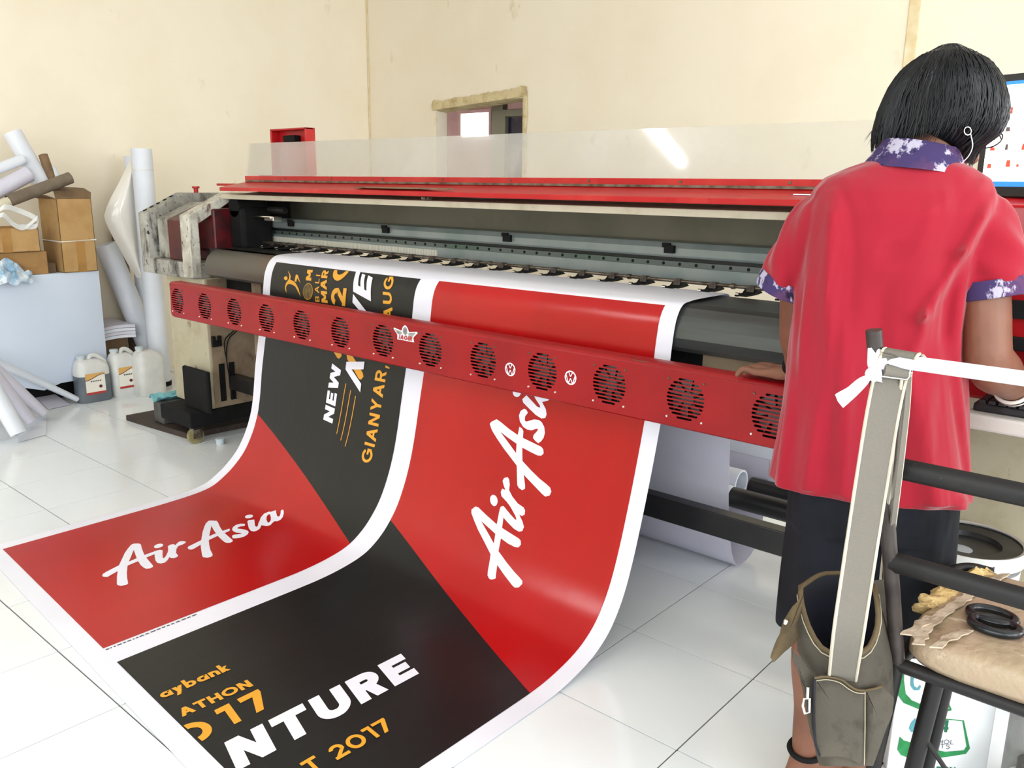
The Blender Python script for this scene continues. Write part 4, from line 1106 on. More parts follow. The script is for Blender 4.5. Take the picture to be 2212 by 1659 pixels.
# rolls stacked on the boxes
def lrol(pa, pb, Xa, Xb, r, ri, m, label, core=None, grp=None):
    return roll('paper_roll', at_x(*pa, Xa), at_x(*pb, Xb), r, ri, m, label, core=core)
lrol((27, 287), (96, 408), -5.62, -5.52, .052, .04, M['paper'], 'white roll leaning high against the wall, leftmost of the upright rolls')
lrol((93, 335), (112, 388), -5.55, -5.50, .026, .021, M['carddark'], 'brown cardboard core tube sticking up out of a white wrap')
lrol((106, 366), (125, 402), -5.55, -5.50, .040, .028, M['paper'], 'short white wrap around the brown core tube')
lrol((18, 434), (152, 384), -5.38, -5.40, .034, .028, M['greycore'], 'long grey-brown cardboard tube lying across the boxes')
lrol((-60, 440), (62, 375), -5.46, -5.47, .046, .03, M['paperlav'], 'pale lavender roll lying behind the grey-brown tube')
lrol((-60, 386), (50, 344), -5.50, -5.50, .030, .02, M['paper'], 'thin white roll lying on top of the lavender roll')
lrol((-40, 455), (20, 436), -5.36, -5.36, .028, .012, M['cream'], 'cream paper roll end peeping out at the far left')

# tall rolls beside the bench
tall = roll('paper_roll', (-5.36, 2.60, .03), (-5.36, 2.60, 1.516), .063, .05, M['paper'], 'tallest white roll standing upright left of the printer')
MB().lathe((-5.36, 2.60, 0), [(.066, 0), (.068, .012), (.068, .03), (.05, .032)], 24).build('rubber_foot', M['matblack'], tall, smooth=40)
MB().lathe((-5.36, 2.60, 1.385), [(.0636, 0), (.0642, .003), (.0636, .006)], 28, False).build('overlap_edge', M['hdpe'], tall)
roll('paper_roll', (-5.62, 2.66, .02), (-5.66, 2.68, 1.475), .05, .04, M['paper'], 'shorter white roll standing behind the curled glossy sheet')
# the loose outer sheet bulging off the roll
rows = []
for k in range(15):
    t = k / 14
    z = 1.47 - t * .80
    bul = max(0.0, sin(pi * min(1, t / .95)) ) * (.19 if t < .38 else .19)
    top = at_x(281 + 22 * t, 345 + 255 * t, -5.44)
    lx = [(281, 345), (262, 385), (238, 430), (224, 462), (228, 480), (240, 505), (254, 530), (268, 556), (282, 580), (296, 600)]
    q = t * 9; i = min(int(q), 8); fr_ = q - i
    a, b = V(*lx[i], 0), V(*lx[i + 1], 0)
    e = a.lerp(b, fr_)
    L_ = at_x(e.x, e.y, -5.46); R_ = at_x(283 + 20 * t, 345 + 255 * t, -5.43)
    row = []
    for j in range(9):
        w_ = j / 8
        p = L_.lerp(R_, w_); p.x += .05 * sin(pi * w_)
        row.append(p)
    rows.append(row)
MB().sheet(rows, .0012).build('curled_sheet', mat('glossy_white_sheet', (232, 228, 220), .12, spec=.6, bump=.25, bscale=5), label='glossy white sheet curling off a roll beside the boxes', cat='sheet', smooth=70)
roll('paper_roll', at_x(330, 770, -5.53), at_x(228, 528, -5.60), .070, .055, M['paper'], 'white roll leaning diagonally behind the jerrycans')
roll('paper_roll', (-5.79, 2.66, .02), (-5.795, 2.60, 1.0), .04, .03, M['greycore'], 'grey-brown core leaning in the shadow behind the diagonal roll')
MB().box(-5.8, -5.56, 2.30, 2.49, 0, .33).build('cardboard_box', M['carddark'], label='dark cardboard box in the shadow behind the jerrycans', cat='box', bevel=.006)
# bundle of flattened sheets on that box
for k, lb_ in enumerate(('lowest folded white sheet in the bundle behind the jerrycans', 'second lowest folded sheet in the bundle behind the jerrycans', 'third folded white sheet up in the bundle behind the jerrycans', 'topmost folded sheet of the bundle behind the jerrycans')):
    z = .342 + k * .0215
    rows = [[V(-5.74 + .32 * i / 5, 2.29 + .20 * j / 3, z + .003 * sin(i * 1.1) + (.006 if j in (1, 2) else 0)) for i in range(6)] for j in range(4)]
    MB().sheet(rows, .019).build('folded_sheet', M['paperlav' if k % 2 else 'paper'], label=lb_, cat='sheet', group='folded white sheets', smooth=50)

# loose tubes fanned on the floor
def ftube(a, b, r, m, label):
    p, q = at_z(*a, r), at_z(*b, r)
    return roll('paper_tube', p, q, r, r * .55, M[m], label)
def fan_tube(near, far_px, far_x, r, m, label):
    p = at_z(near[0], near[1], r)
    q = at_x(far_px[0], far_px[1], far_x)
    t = thing('paper_tube', (p.x, p.y, 0), label, 'paper tube')
    d = (q - p).normalized(); N, Bn = frame_of(d)
    n = 16
    def ring(c, rr, sq): return [c + rr * (cos(a) * N + sq * sin(a) * Bn) for a in [2 * pi * k / n for k in range(n)]]
    MB().loft([ring(p, r, .62), ring(p.lerp(q, .5), r * 1.02, .8), ring(q, r * .95, 1), ring(q, r * .7, 1), ring(p, r * .55, .6)], False, True).build('wound_sheet', M[m], t, smooth=50)
fan_tube((166, 862), (-40, 768), -5.25, .027, 'paper', 'thin white paper tube, rightmost of the fan on the floor')
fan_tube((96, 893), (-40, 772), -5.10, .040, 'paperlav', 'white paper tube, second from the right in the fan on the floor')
fan_tube((68, 910), (-50, 768), -4.98, .044, 'paperlav', 'lavender paper tube in the middle of the fan on the floor')
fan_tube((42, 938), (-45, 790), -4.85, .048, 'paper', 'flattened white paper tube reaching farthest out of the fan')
fan_tube((-14, 935), (-110, 830), -4.75, .046, 'paperlav', 'lavender paper tube at the far left of the fan')
rows = []
a0, a1, a2, a3 = at_z(105, 884, .004), at_z(152, 874, .004), at_z(30, 820, .07), at_z(70, 818, .07)
for i in range(6):
    t = i / 5
    rows.append([a0.lerp(a2, t), a1.lerp(a3, t)])
MB().sheet(rows, .001).build('paper_sheet', M['paperlav'], label='loose white sheet between two tubes of the fan on the floor', cat='sheet')
rows = [[at_z(40 + 30 * i, 955 - 8 * i - 20 * j, .003 + .002 * j) for i in range(3)] for j in range(3)]
MB().sheet(rows, .001).build('paper_sheet', M['paper'], label='loose white sheet under the tips of the paper tubes', cat='sheet')

# jerrycans
def can(c, w, d, h, lab, m, fill, label, handle=True, spin=0.0):
    o = thing('jerrycan', (c[0], c[1], 0), label, 'jerrycan', None)
    M_ = Matrix.Rotation(spin, 4, 'Z')
    def ring(sw, sd, z, ox=0.0, n=28):
        R = []
        for k in range(n):
            a = 2 * pi * k / n
            ca, sa = cos(a), sin(a)
            p = Vector(((abs(ca) ** .5) * (1 if ca > 0 else -1) * sd / 2, (abs(sa) ** .5) * (1 if sa > 0 else -1) * sw / 2 + ox, 0))
            p = M_ @ p
            R.append(V(c[0] + p.x, c[1] + p.y, z))
        return R
    lower = [ring(w * .94, d * .94, 0), ring(w, d, .012), ring(w, d, fill)]
    upper = [ring(w, d, fill), ring(w, d, h * .72), ring(w * .92, d * .95, h * .82), ring(w * .70, d * .8, h * .91, -w * .06), ring(w * .5, d * .6, h * .95, -w * .1)]
    MB().loft(lower).build('lower_body', M[m], o, smooth=50)
    MB().loft(upper).build('upper_body', M['hdpe'], o, smooth=50)
    def L(x, y, z):
        p = M_ @ V(x, y, 0); return V(c[0] + p.x, c[1] + p.y, z)
    MB().cyl(L(0, -w * .27, h * .93), L(0, -w * .27, h * 1.0), .021, n=16).build('neck', M['hdpe'], o, smooth=40)
    MB().cyl(L(0, -w * .27, h * .985), L(0, -w * .27, h * 1.04), .025, n=16).build('cap', M['cup'], o, smooth=40)
    if handle:
        MB().tube(spline([L(0, -w * .06, h * .90), L(0, w * .02, h * 1.01), L(0, w * .2, h * 1.0), L(0, w * .42, h * .86), L(0, w * .46, h * .70)], 6), .014, 10).build('handle', M['hdpe'], o, smooth=60)
    if lab:
        f = lambda u, v, e=0: L(d / 2 + .0015 + e * 8, u, v)
        a_, b_, z0_, z1_ = -w * .33, w * .27, h * .19, h * .66
        lb = flat_mesh([[(a_, z0_), (b_, z0_), (b_, z1_), (a_, z1_)]], f, 'label_sheet', M['canlabel'], o)
        flat_mesh([[(a_, z0_), (b_, z0_), (b_, z0_ + .014), (a_, z0_ + .014)]], lambda u, v, e=0: L(d / 2 + .0022, u, v), 'label_band', M['labelred'], lb)
        curve = [(a_ + (b_ - a_) * t, z1_ - .012 - .03 * (1 - t) ** 1.5 - (.004 * sin(6 * t))) for t in [k / 10 for k in range(11)]]
        flat_mesh([[(a_, z1_)] + curve + [(b_, z1_)]], lambda u, v, e=0: L(d / 2 + .0022, u, v), 'label_top', M['labeltan'], lb)
        MB().tube([L(d / 2 + .002, u, v) for u, v in curve], .0022, 5).build('label_line', M['labelmaroon'], lb)
        MB().cyl(L(d / 2 + .001, b_ - .03, z0_ + .045), L(d / 2 + .003, b_ - .03, z0_ + .045), .010, n=12).build('label_seal', M['labelmaroon'], lb)
        flat_mesh([[(a_ + .03 + .011 * k, z1_ - .052), (a_ + .037 + .011 * k, z1_ - .052), (a_ + .037 + .011 * k, z1_ - .044), (a_ + .03 + .011 * k, z1_ - .044)] for k in range(6)], lambda u, v, e=0: L(d / 2 + .0026, u, v), 'label_marks', M['inkgrey'], lb)
    return o
can((-5.272, 2.125), .195, .13, .275, True, 'inkcan', .165, 'jerrycan half full of grey ink with a square white label')
can((-5.285, 2.325), .17, .13, .285, True, 'hdpe', .06, 'cloudy empty jerrycan with a partly hidden label in the middle')
can((-5.18, 2.44), .175, .14, .30, False, 'hdpe', .10, handle=False, label='plain cloudy jerrycan without a label nearest the printer leg')

# things round the printer's left foot
MB().pz([(-4.68, 2.05), (-4.09, 2.105), (-4.05, 2.75), (-4.66, 2.78)], 0, .032).build('floor_board', M['board'], label='dark wooden board on the tiles under the printer leg', cat='board', bevel=.004)
gb = MB().box(-4.44, -4.335, 2.10, 2.28, .033, .155).build('junction_box', M['greybox'], label='dark grey box on the board in front of the printer leg', cat='box', bevel=.006)
rows = [[V(-4.46 + .10 * i / 6, 2.09 + .16 * j / 6, .165 + .022 * noz((i, j, 0), .6) + .012 * sin(i * 1.3)) for i in range(7)] for j in range(7)]
MB().sheet(rows, .006).build('cyan_rag', M['cyan'], label='cyan rag lying on the dark grey box', cat='rag', smooth=50)
MB().lathe((-3.9, 2.18, 0.0), [(.02, 0), (.024, .028), (.022, .03)], 14).build('plastic_cup', M['cup'], label='small pale cup on the floor beside the caster', cat='cup', smooth=40)
MB().box(-4.50, -4.455, 2.19, 2.23, .033, .06).build('plug', M['cup'], label='small white plug on the wooden board', cat='plug', bevel=.006)

# ================================================================== right side: chair, bag, scissors, pail, carton, monitor, keyboard
CH = thing('metal_chair', (-.16, 1.63, 0), 'black metal frame chair with worn beige cushion at right edge', 'chair')
pt0, pt1 = V(-.441, 1.375, 1.112), V(-.366, 1.462, .520)
MB().tube([pt0, pt0.lerp(pt1, .5), pt1], .0125, 14).build('back_post', M['chairpost'], CH, smooth=40)
MB().tube([V(.10, 1.375, 1.112), V(.055, 1.462, .52)], .0125, 14).build('back_post', M['chairpost'], CH, smooth=40)
def along(t): return pt0.lerp(pt1, t)
tp = along(.075)
wt = MB().tube([tp + V(.01, -.004, 0), V(.09, tp.y - .004, tp.z - .001)], .0112, 14).build('wrapped_top_rail', M['wraptape'], CH, smooth=40)
for z_, nm in ((.886, 'middle_rail'), (.713, 'lower_rail')):
    q = (1.112 - z_) / (1.112 - .52)
    a = along(q)
    MB().tube([a, V(.10 - .045 * q, a.y, z_ + .001)], .0185, 12, sq=.7, up=(0, 0, 1)).build(nm, M['chairblack'], CH, smooth=40)
sf = MB()
for a, b in ((V(-.366, 1.462, .515), V(.06, 1.462, .515)), (V(-.366, 1.462, .515), V(-.366, 1.83, .515)), (V(.06, 1.462, .515), V(.06, 1.83, .515)), (V(-.366, 1.83, .515), V(.06, 1.83, .515))):
    sf.tube([a, b], .0125, 12)
sf.build('seat_frame', M['chairblack'], CH, smooth=40)
def leg(a, b, r=.0125):
    MB().tube([a, b], r, 12).build('leg', M['chairblack'], CH, smooth=40)
leg(V(-.366, 1.462, .52), V(-.40, 1.43, 0)); leg(V(.06, 1.462, .52), V(.08, 1.43, 0))
# the doubled leg seen below the cushion
la, lb = at_y(2022, 1468, 1.47), at_y(1962, 1700, 1.50)
lb2 = la + (lb - la) * (la.z / (la.z - lb.z))
leg(la, lb2, .0145)
lc, ld = at_y(2043, 1478, 1.52), at_y(1992, 1700, 1.56)
leg(lc, lc + (ld - lc) * (lc.z / (lc.z - ld.z)), .0125)
leg(V(.05, 1.83, .515), V(.07, 1.86, 0))
ba, bb_ = at_y(1995, 1590, 1.49), at_y(2045, 1665, 1.49)
MB().tube([ba, bb_, bb_ + (bb_ - ba) * 2.2], .0045, 8).build('brace_rod', M['chairblack'], CH, smooth=40)
# cushion
cx0, cx1, cy0, cy1, cz0, cz1 = -.362, .062, 1.445, 1.83, .528, .582
rings = []
n = 48
def sqr(hx, hy, e=.28):
    R = []
    for k in range(n):
        a = 2 * pi * k / n
        ca, sa = cos(a), sin(a)
        R.append((hx * abs(ca) ** e * (1 if ca >= 0 else -1), hy * abs(sa) ** e * (1 if sa >= 0 else -1)))
    return R
mx, my = (cx0 + cx1) / 2, (cy0 + cy1) / 2
for f_, z_ in ((.95, cz0), (1.0, cz0 + .012), (1.0, cz0 + .03), (.985, cz1 - .008), (.95, cz1 - .001), (.88, cz1 + .003), (.6, cz1 + .006), (.3, cz1 + .007), (.06, cz1 + .007)):
    ring = []
    for u, v in sqr((cx1 - cx0) / 2 * f_, (cy1 - cy0) / 2 * f_):
        p = V(mx + u, my + v, z_)
        p += V(noz(p, 26, 2) * .004, noz(p, 26, 4) * .004, noz(p, 18, 6) * .006)
        ring.append(p)
    rings.append(ring)
cu_ = MB().loft(rings).build('cushion', M['seat'], CH, smooth=60)
# torn edge with foam showing
def lump(pts, w, h, name, m, seed):
    P = spline(pts, 10)
    rings = []
    for i, p in enumerate(P):
        R = []
        for k in range(14):
            a = 2 * pi * k / 14
            q = p + V(w * cos(a), w * .9 * cos(a + .5), h * sin(a))
            q += V(noz(q, 55, seed), noz(q, 55, seed + 3), noz(q, 55, seed + 6)) * .012
            R.append(q)
        rings.append(R)
    MB().loft(rings).build(name, m, CH, smooth=45)
zt = cz1 - .004
lump([at_z(2005, 1318, zt), at_z(2030, 1290, zt + .004), at_z(2052, 1272, zt)], .020, .012, 'exposed_foam', M['foam'], 1)
lump([at_z(2068, 1250, zt), at_z(2095, 1240, zt + .006), at_z(2128, 1242, zt)], .020, .012, 'exposed_foam', M['foam'], 8)
for k, ln in enumerate((((2172, 1240), (2120, 1268), (2075, 1298), (2030, 1330), (1995, 1362), (1984, 1392)), ((2090, 1362), (2050, 1378), (2022, 1398)), ((1962, 1372), (1985, 1352), (2012, 1332)))):
    P = spline([at_z(*q, zt + .0135) for q in ln], 6)
    MB().ribbon([p + V(0, 0, .0015 * noz(p, 60, k)) for p in P], [V(.010 + .006 * noz(p, 70, k), .004, .001) for p in P], .0025).build('torn_vinyl', M['torn'], CH, smooth=50)
cdp = MB().tube(spline([at_z(2040, 1258, zt), at_z(2060, 1232, zt + .01), at_z(2095, 1226, zt + .012), at_z(2140, 1236, zt)], 6), .010, 10).build('loose_vinyl_roll', M['chairblack'], CH, smooth=50)

# white rag knotted round post and rail
rg = thing('white_rag', tuple(along(.11)), 'torn white rag knotted round the chair post and top rail', 'rag')
K = lambda x, y, d=1.49: at_d(1780 + x / 7.211, 690 + y / 7.211, d)
dP = (tp - C).dot(_f)
def ragpiece(lines, th=.003, name='fold', seed=0):
    rows = []
    for ln in lines:
        P = spline([K(x, y, dP + dd) for x, y, dd in ln], 6)
        rows.append([p + ray(1900, 800).normalized() * (.006 * noz(p, 90, seed)) for p in P])
    MB().sheet(rows, th).build(name, M['rag'], rg, smooth=60)
ragpiece([[(700, 360, .0), (690, 560, -.012), (690, 700, -.015), (735, 830, -.02)], [(740, 440, -.014), (745, 600, -.026), (745, 720, -.028), (760, 840, -.024)], [(805, 550, -.017), (815, 650, -.03), (815, 740, -.03), (790, 850, -.026)]])
ragpiece([[(805, 550, -.017), (820, 650, -.03), (830, 760, -.03), (800, 850, -.026)], [(845, 430, -.014), (870, 580, -.028), (880, 720, -.03), (850, 860, -.026)], [(865, 330, .0), (920, 520, -.014), (930, 680, -.02), (890, 870, -.02)]], seed=2)
ragpiece([[(885, 460, -.010), (880, 600, -.026), (860, 740, -.028)], [(960, 450, -.014), (960, 600, -.028), (900, 760, -.03)], [(1000, 480, .0), (1000, 620, -.018), (930, 800, -.024)]], seed=4)
ragpiece([[(720, 850, -.026), (740, 930, -.026), (755, 985, -.02)], [(800, 840, -.034), (810, 920, -.032), (815, 950, -.026)], [(880, 820, -.026), (890, 920, -.026), (900, 975, -.02)]], seed=6)
MB().ball(K(770, 850, dP - .026), (.013, .013, .011), 12, 8).build('knot', M['rag'], rg, smooth=60)
ragpiece([[(735, 845, -.026), (560, 920, -.034), (380, 1050, -.036), (175, 1175, -.03)], [(740, 870, -.032), (590, 980, -.044), (420, 1130, -.042), (215, 1270, -.034)], [(730, 900, -.026), (650, 1020, -.034), (500, 1180, -.034), (290, 1370, -.026)]], name='tail', seed=8)
MB().tube(spline([at_d(2052, 795, dP - .01), at_d(2056, 800, dP - .012), at_d(2050, 812, dP - .012)], 4), .0008, 5).build('loose_thread', M['rag'], rg)

# shoulder bag hanging from the rail
BG = thing('shoulder_bag', tuple(at_d(1830, 1640, 1.5)), 'olive grey canvas shoulder bag hanging open from the chair post', 'bag')
BD = 1.44
def bp(x, y, d=BD): return at_d(1560 + x / 3.393, 1170 + y / 3.393, d)
def cxw(y):
    T = [(240, 850, 250), (400, 850, 290), (600, 880, 330), (800, 905, 350), (1000, 965, 300), (1200, 965, 290), (1400, 930, 250), (1560, 900, 215), (1650, 890, 170)]
    for (a, c0, w0), (b, c1, w1) in zip(T[:-1], T[1:]):
        if y <= b:
            t = (y - a) / (b - a); return c0 + t * (c1 - c0), w0 + t * (w1 - w0)
    return T[-1][1], T[-1][2]
def bag_pt(th, t, inset=0.0):
    ca, sa = cos(th), sin(th)
    rim = 330 * ca * ca + (830 if sa < 0 else 230) * sa * sa
    y = 1640 + (rim - 1640) * t
    c0, w0 = cxw(y)
    e = .62
    u = abs(ca) ** e * (1 if ca > 0 else -1); v = abs(sa) ** e * (1 if sa > 0 else -1)
    x = c0 + (w0 - inset) * u
    d = BD + .085 + (.085 - inset * .00025) * v
    p = bp(x, y, d)
    return p + _r * (.004 * noz(p, 14, 3)) + _f * (.006 * noz(p, 12, 7))
nth = 36
outer = [[bag_pt(2 * pi * k / nth, t) for k in range(nth)] for t in [i / 14 for i in range(15)]]
MB().loft(outer, False).add([p for p in outer[0]], [tuple(range(nth))]).build('body', M['canvas'], BG, smooth=50)
inner = [[bag_pt(2 * pi * k / nth, t, 14) for k in range(nth)] for t in [.05 + .94 * i / 12 for i in range(13)]]
MB().loft(inner, False).add([p for p in inner[0]], [tuple(range(nth))]).build('lining', M['lining'], BG, smooth=50)
MB().tube([bag_pt(2 * pi * k / nth, 1.0, 6) for k in range(nth)], .0045, 8, closed=True).build('rim_binding', M['canvas2'], BG, smooth=60)
MB().tube([bag_pt(2 * pi * k / nth, .955, -4) for k in range(nth)], .0011, 5, closed=True).build('stitching', M['thread'], BG)
def panel(pts, d, th, m, name, seed=0, bulge=0.0):
    """stiff cloth panel: outline in crop pixels, dished a little and given thickness"""
    cx_ = sum(p[0] for p in pts) / len(pts); cy_ = sum(p[1] for p in pts) / len(pts)
    rows = []
    for q in (0.0, .35, .7, .9, 1.0):
        row = []
        for p in pts + [pts[0]]:
            dd = (p[2] if len(p) > 2 else 0)
            row.append(bp(cx_ + (p[0] - cx_) * q, cy_ + (p[1] - cy_) * q, d + dd * q - bulge * (1 - q * q) + .002 * noz((p[0] * .01 * q, p[1] * .01 * q, seed), 1.0)))
        rows.append(row)
    return MB().sheet(rows, th).build(name, m, BG, smooth=50)
def dense(pts, n=4):
    o = []
    for a, b in zip(pts, pts[1:] + pts[:1]):
        for k in range(n):
            o.append(tuple(a[i] + (b[i] - a[i]) * k / n for i in range(2)))
    return o
panel(dense([(680, 1000), (760, 985), (870, 1010), (940, 1060), (990, 1085), (1045, 1090), (1045, 1400), (1040, 1640), (960, 1600), (860, 1570), (720, 1570), (690, 1480), (672, 1200)]), BD - .012, .004, M['canvas'], 'end_pocket', 1, .012)
panel(dense([(1050, 1082), (1110, 1072), (1170, 1058), (1180, 1075), (1250, 1140), (1240, 1260), (1170, 1440), (1100, 1640), (1050, 1640), (1048, 1350)]), BD - .004, .004, M['canvas'], 'side_pocket', 2, .010)
panel(dense([(590, 395), (520, 480), (460, 580), (410, 710), (360, 850), (372, 882), (440, 820), (520, 740), (560, 690), (548, 590), (575, 500)]), BD + .03, .005, M['canvas2'], 'front_flap', 3, .008)
panel(dense([(510, 785), (580, 860), (640, 950), (680, 1005), (672, 1200), (690, 1530), (650, 1400), (615, 1200), (575, 980), (520, 850)]), BD + .005, .004, M['canvas'], 'zip_panel', 4, .004)
panel(dense([(1100, 285), (1180, 278), (1225, 300), (1210, 420), (1235, 640), (1260, 900), (1256, 1130), (1215, 1060), (1150, 830), (1160, 600), (1140, 430)]), BD + .10, .005, M['canvas'], 'back_panel', 5, .006)
def seam(pts, d, name='piping', m='canvas2', r=.0022):
    MB().tube(spline([bp(x, y, d) for x, y in pts], 6), r, 6).build(name, M[m], BG, smooth=60)
seam([(676, 1000), (760, 990), (870, 1012), (940, 1062), (990, 1088), (1045, 1092)], BD - .018)
seam([(690, 1020), (770, 1012), (860, 1034), (930, 1082), (985, 1108), (1045, 1112)], BD - .022, 'stitching', 'thread', .0008)
seam([(1048, 1092), (1110, 1080), (1172, 1062)], BD - .012)
seam([(676, 1000), (672, 1200), (680, 1450), (715, 1570)], BD - .016, 'piping', 'lining', .0018)
seam([(1047, 1100), (1047, 1350), (1042, 1640)], BD - .018, 'stitching', 'thread', .0008)
for x, y in ((466, 590), (1218, 680), (1232, 990)):
    MB().ball(bp(x, y, BD + (.012 if x < 600 else .085)), (.0045, .0045, .006), 10, 6).build('snap', M['chrome'], BG, smooth=60)
zp = MB(); z0_ = BD - .022
zp.tube([bp(x, y, z0_) for x, y in ((600, 1150), (640, 1150), (640, 1250), (605, 1260), (590, 1200))], .0022, 8, closed=True)
zp.tube([bp(628, 1065, z0_), bp(625, 1150, z0_)], .0028, 8)
zp.build('zip_pull', M['chrome'], BG, smooth=50)
# strap: front run, over the rail, back run
top_c = V(tp.x + .042, tp.y - .004, tp.z)
fr_pts = [(at_d(1926, 802, dP - .014)), at_d(1905, 900, dP - .02), at_d(1876, 1080, dP - .03), at_d(1850, 1250, dP - .034), at_d(1832, 1370, dP - .03), at_d(1819, 1468, BD - .004)]
P = spline([top_c + V(-.004, .006, .0155), top_c + V(-.004, -.010, .0125)] + fr_pts, 6)
W0 = [(_r * (.0265 - .004 * i / len(P)) + _u * (-.002)) for i in range(len(P))]
W0 = [V(.0255, 0, -.001) if i < 8 else W0[i] for i in range(len(P))]
st_ = MB().ribbon(P, W0, .003).build('strap', M['strap'], BG, smooth=60)
for sgn in (-1, 1):
    MB().tube([p + w * sgn - _f * .001 for p, w in zip(P, W0)], .0026, 6).build('strap_edge', M['strapedge'], st_, smooth=60)
bk = [top_c + V(.0, .008, .0135), top_c + V(.002, .020, -.004), at_d(1946, 900, dP + .02), at_d(1932, 1040, dP + .02), at_d(1917, 1180, BD + .15), at_d(1905, 1290, BD + .21), at_d(1895, 1400, BD + .21)]
Pb = spline(bk, 6)
Wb = [V(.0255, 0, -.001) if i < 7 else (_r * .015 + _f * .018) for i in range(len(Pb))]
st2 = MB().ribbon(Pb, Wb, .003).build('strap', M['strap'], BG, smooth=60)
for sgn in (-1, 1):
    MB().tube([p + w * sgn - _f * .001 for p, w in zip(Pb, Wb)], .0026, 6).build('strap_edge', M['strapedge'], st2, smooth=60)
P3 = spline([at_d(1962, 815, dP - .004), at_d(1956, 900, dP), at_d(1935, 1080, dP + .002), at_d(1916, 1230, BD + .16), at_d(1902, 1340, BD + .215)], 6)
st3 = MB().ribbon(P3, [_r * .007 + _f * .006 for _ in P3], .003).build('strap', M['strap'], BG, smooth=60)
MB().tube([p + (_r * .007 + _f * .006) for p in P3], .002, 6).build('strap_edge', M['strapedge'], st3, smooth=60)
bd = dP - .024
MB().tube([K(x, y, bd) for x, y in ((900, 690), (930, 675), (1310, 715), (1335, 745), (1325, 880), (1290, 935), (920, 885), (870, 855), (870, 750))], .0022, 8, closed=True).build('buckle', M['chrome'], BG, smooth=60)
MB().tube([K(840, 770, bd), K(1375, 830, bd)], .0022, 8).build('buckle_bar', M['chrome'], BG, smooth=60)
MB().tube([K(925, 790, bd - .002), K(1280, 840, bd - .002)], .0095, 12).build('strap_turn', M['strap'], BG, smooth=60)

# scissors on the cushion
SCI = thing('scissors', tuple(at_z(2150, 1345, cz1 + .006)), 'scissors with black plastic loop handles lying on the cushion', 'scissors')
zs = cz1 + .016
def oval(c, rx, ry, r, z, name):
    a = at_z(c[0] - rx, c[1] - rx * .27, z); b = at_z(c[0] + rx, c[1] + rx * .27, z)
    cc = (a + b) / 2; ux = (b - a) / 2
    vy = V(-ux.y, ux.x, 0).normalized() * ry
    MB().tube([cc + ux * cos(t) + vy * sin(t) for t in [2 * pi * k / 28 for k in range(28)]], r, 10, closed=True).build(name, M['handle'], SCI, smooth=60)
oval((2144, 1330), 50, .026, .0075, zs, 'finger_loop')
oval((2150, 1352), 52, .026, .0080, zs, 'finger_loop')
e0, e1 = at_z(2204, 1362, zs), at_z(2420, 1400, zs - .004)
MB().obox(e0.lerp(e1, .5), (e1 - e0) / 2, V(-(e1 - e0).y, (e1 - e0).x, 0).normalized() * .007, V(0, 0, .0015)).build('blade', M['chrome'], SCI)
MB().obox(e0.lerp(e1, .5) + V(0, 0, .0032), (e1 - e0) / 2, V(-(e1 - e0).y * .9, (e1 - e0).x, 0).normalized() * .006, V(0, 0, .0015)).build('blade', M['chrome'], SCI)

# ink pail behind the chair
pc = (-.415, 2.40)
PA_ = thing('ink_pail', (pc[0] + .07, pc[1] - .02, 0), 'white pail with a dark ink stained lid behind the chair', 'pail')
px_, py_ = -.36, 1.99
def pail_at(c, h, R):
    MB().lathe((c[0], c[1], 0), [(R * .86, 0), (R * .9, .01), (R * .98, h - .06), (R * .98, h - .05)], 40).build('bucket', M['pail'], PA_, smooth=40)
    MB().lathe((c[0], c[1], h - .035), [(R * 1.0, 0), (R * 1.05, .004), (R * 1.06, .03), (R * 1.03, .042), (R * .97, .040)], 40, False).build('lid_rim', M['hdpe'], PA_, smooth=40)
    MB().lathe((c[0], c[1], h - .015), [(R * 1.0, .0), (R * .98, .016), (R * .62, .012), (R * .58, -.012), (R * .05, -.014)], 40).build('inky_lid', M['pailink'], PA_, smooth=40)
    MB().lathe((c[0] - .01, c[1] - .03, h - .03), [(R * .34, 0), (R * .34, .012), (R * .2, .016), (R * .03, .017)], 24).build('spout_cap', M['cup'], PA_, smooth=40)
    for k in range(5):
        a = -1.9 + .25 * k
        MB().obox(V(c[0] + R * 1.058 * cos(a), c[1] + R * 1.058 * sin(a), h - .02), V(.0012 * cos(a), .0012 * sin(a), 0), V(-.002 * sin(a), .002 * cos(a), 0), V(0, 0, .011)).build('rim_notch', M['inkgrey'], PA_)
lidc = at_d(2090, 1172, 2.19)
pail_at((lidc.x, lidc.y), lidc.z + .005, .128)

# white cigarette carton below the seat
ca, cb = at_d(1950, 1440, 1.93), at_d(2150, 1512, 1.93)
ux = V(cb.x - ca.x, cb.y - ca.y, 0); wlen = ux.length; ux.normalize()
nf = V(ux.y, -ux.x, 0)                       # towards the viewer
ctop = max(ca.z, cb.z) + .12
CA = thing('cigarette_carton', (ca.x, ca.y, 0), 'tall white carton with green printed labels standing under the chair', 'carton')
cmid = V((ca.x + cb.x) / 2, (ca.y + cb.y) / 2, 0) - nf * .05
MB().obox(V(cmid.x, cmid.y, ctop / 2 + .001), ux * (wlen / 2 + .006), nf * .05, V(0, 0, ctop / 2)).build('box', M['carton'], CA, bevel=.003)
Z0 = lambda x, y: at_d(1920 + x / 3.463, 1180 + y / 3.463, 1.93)
org = V(ca.x, ca.y, 0)
def c2(x, y):                                 # crop pixel -> (along, height) on the carton face
    d = ray(1920 + x / 3.463, 1180 + y / 3.463)
    t = ((org - C).dot(nf)) / d.dot(nf)
    p = C + d * t
    return ((p - org).dot(ux), p.z)
face = lambda u, v, e=0: org + ux * u + V(0, 0, v) + nf * (.0015 + e)
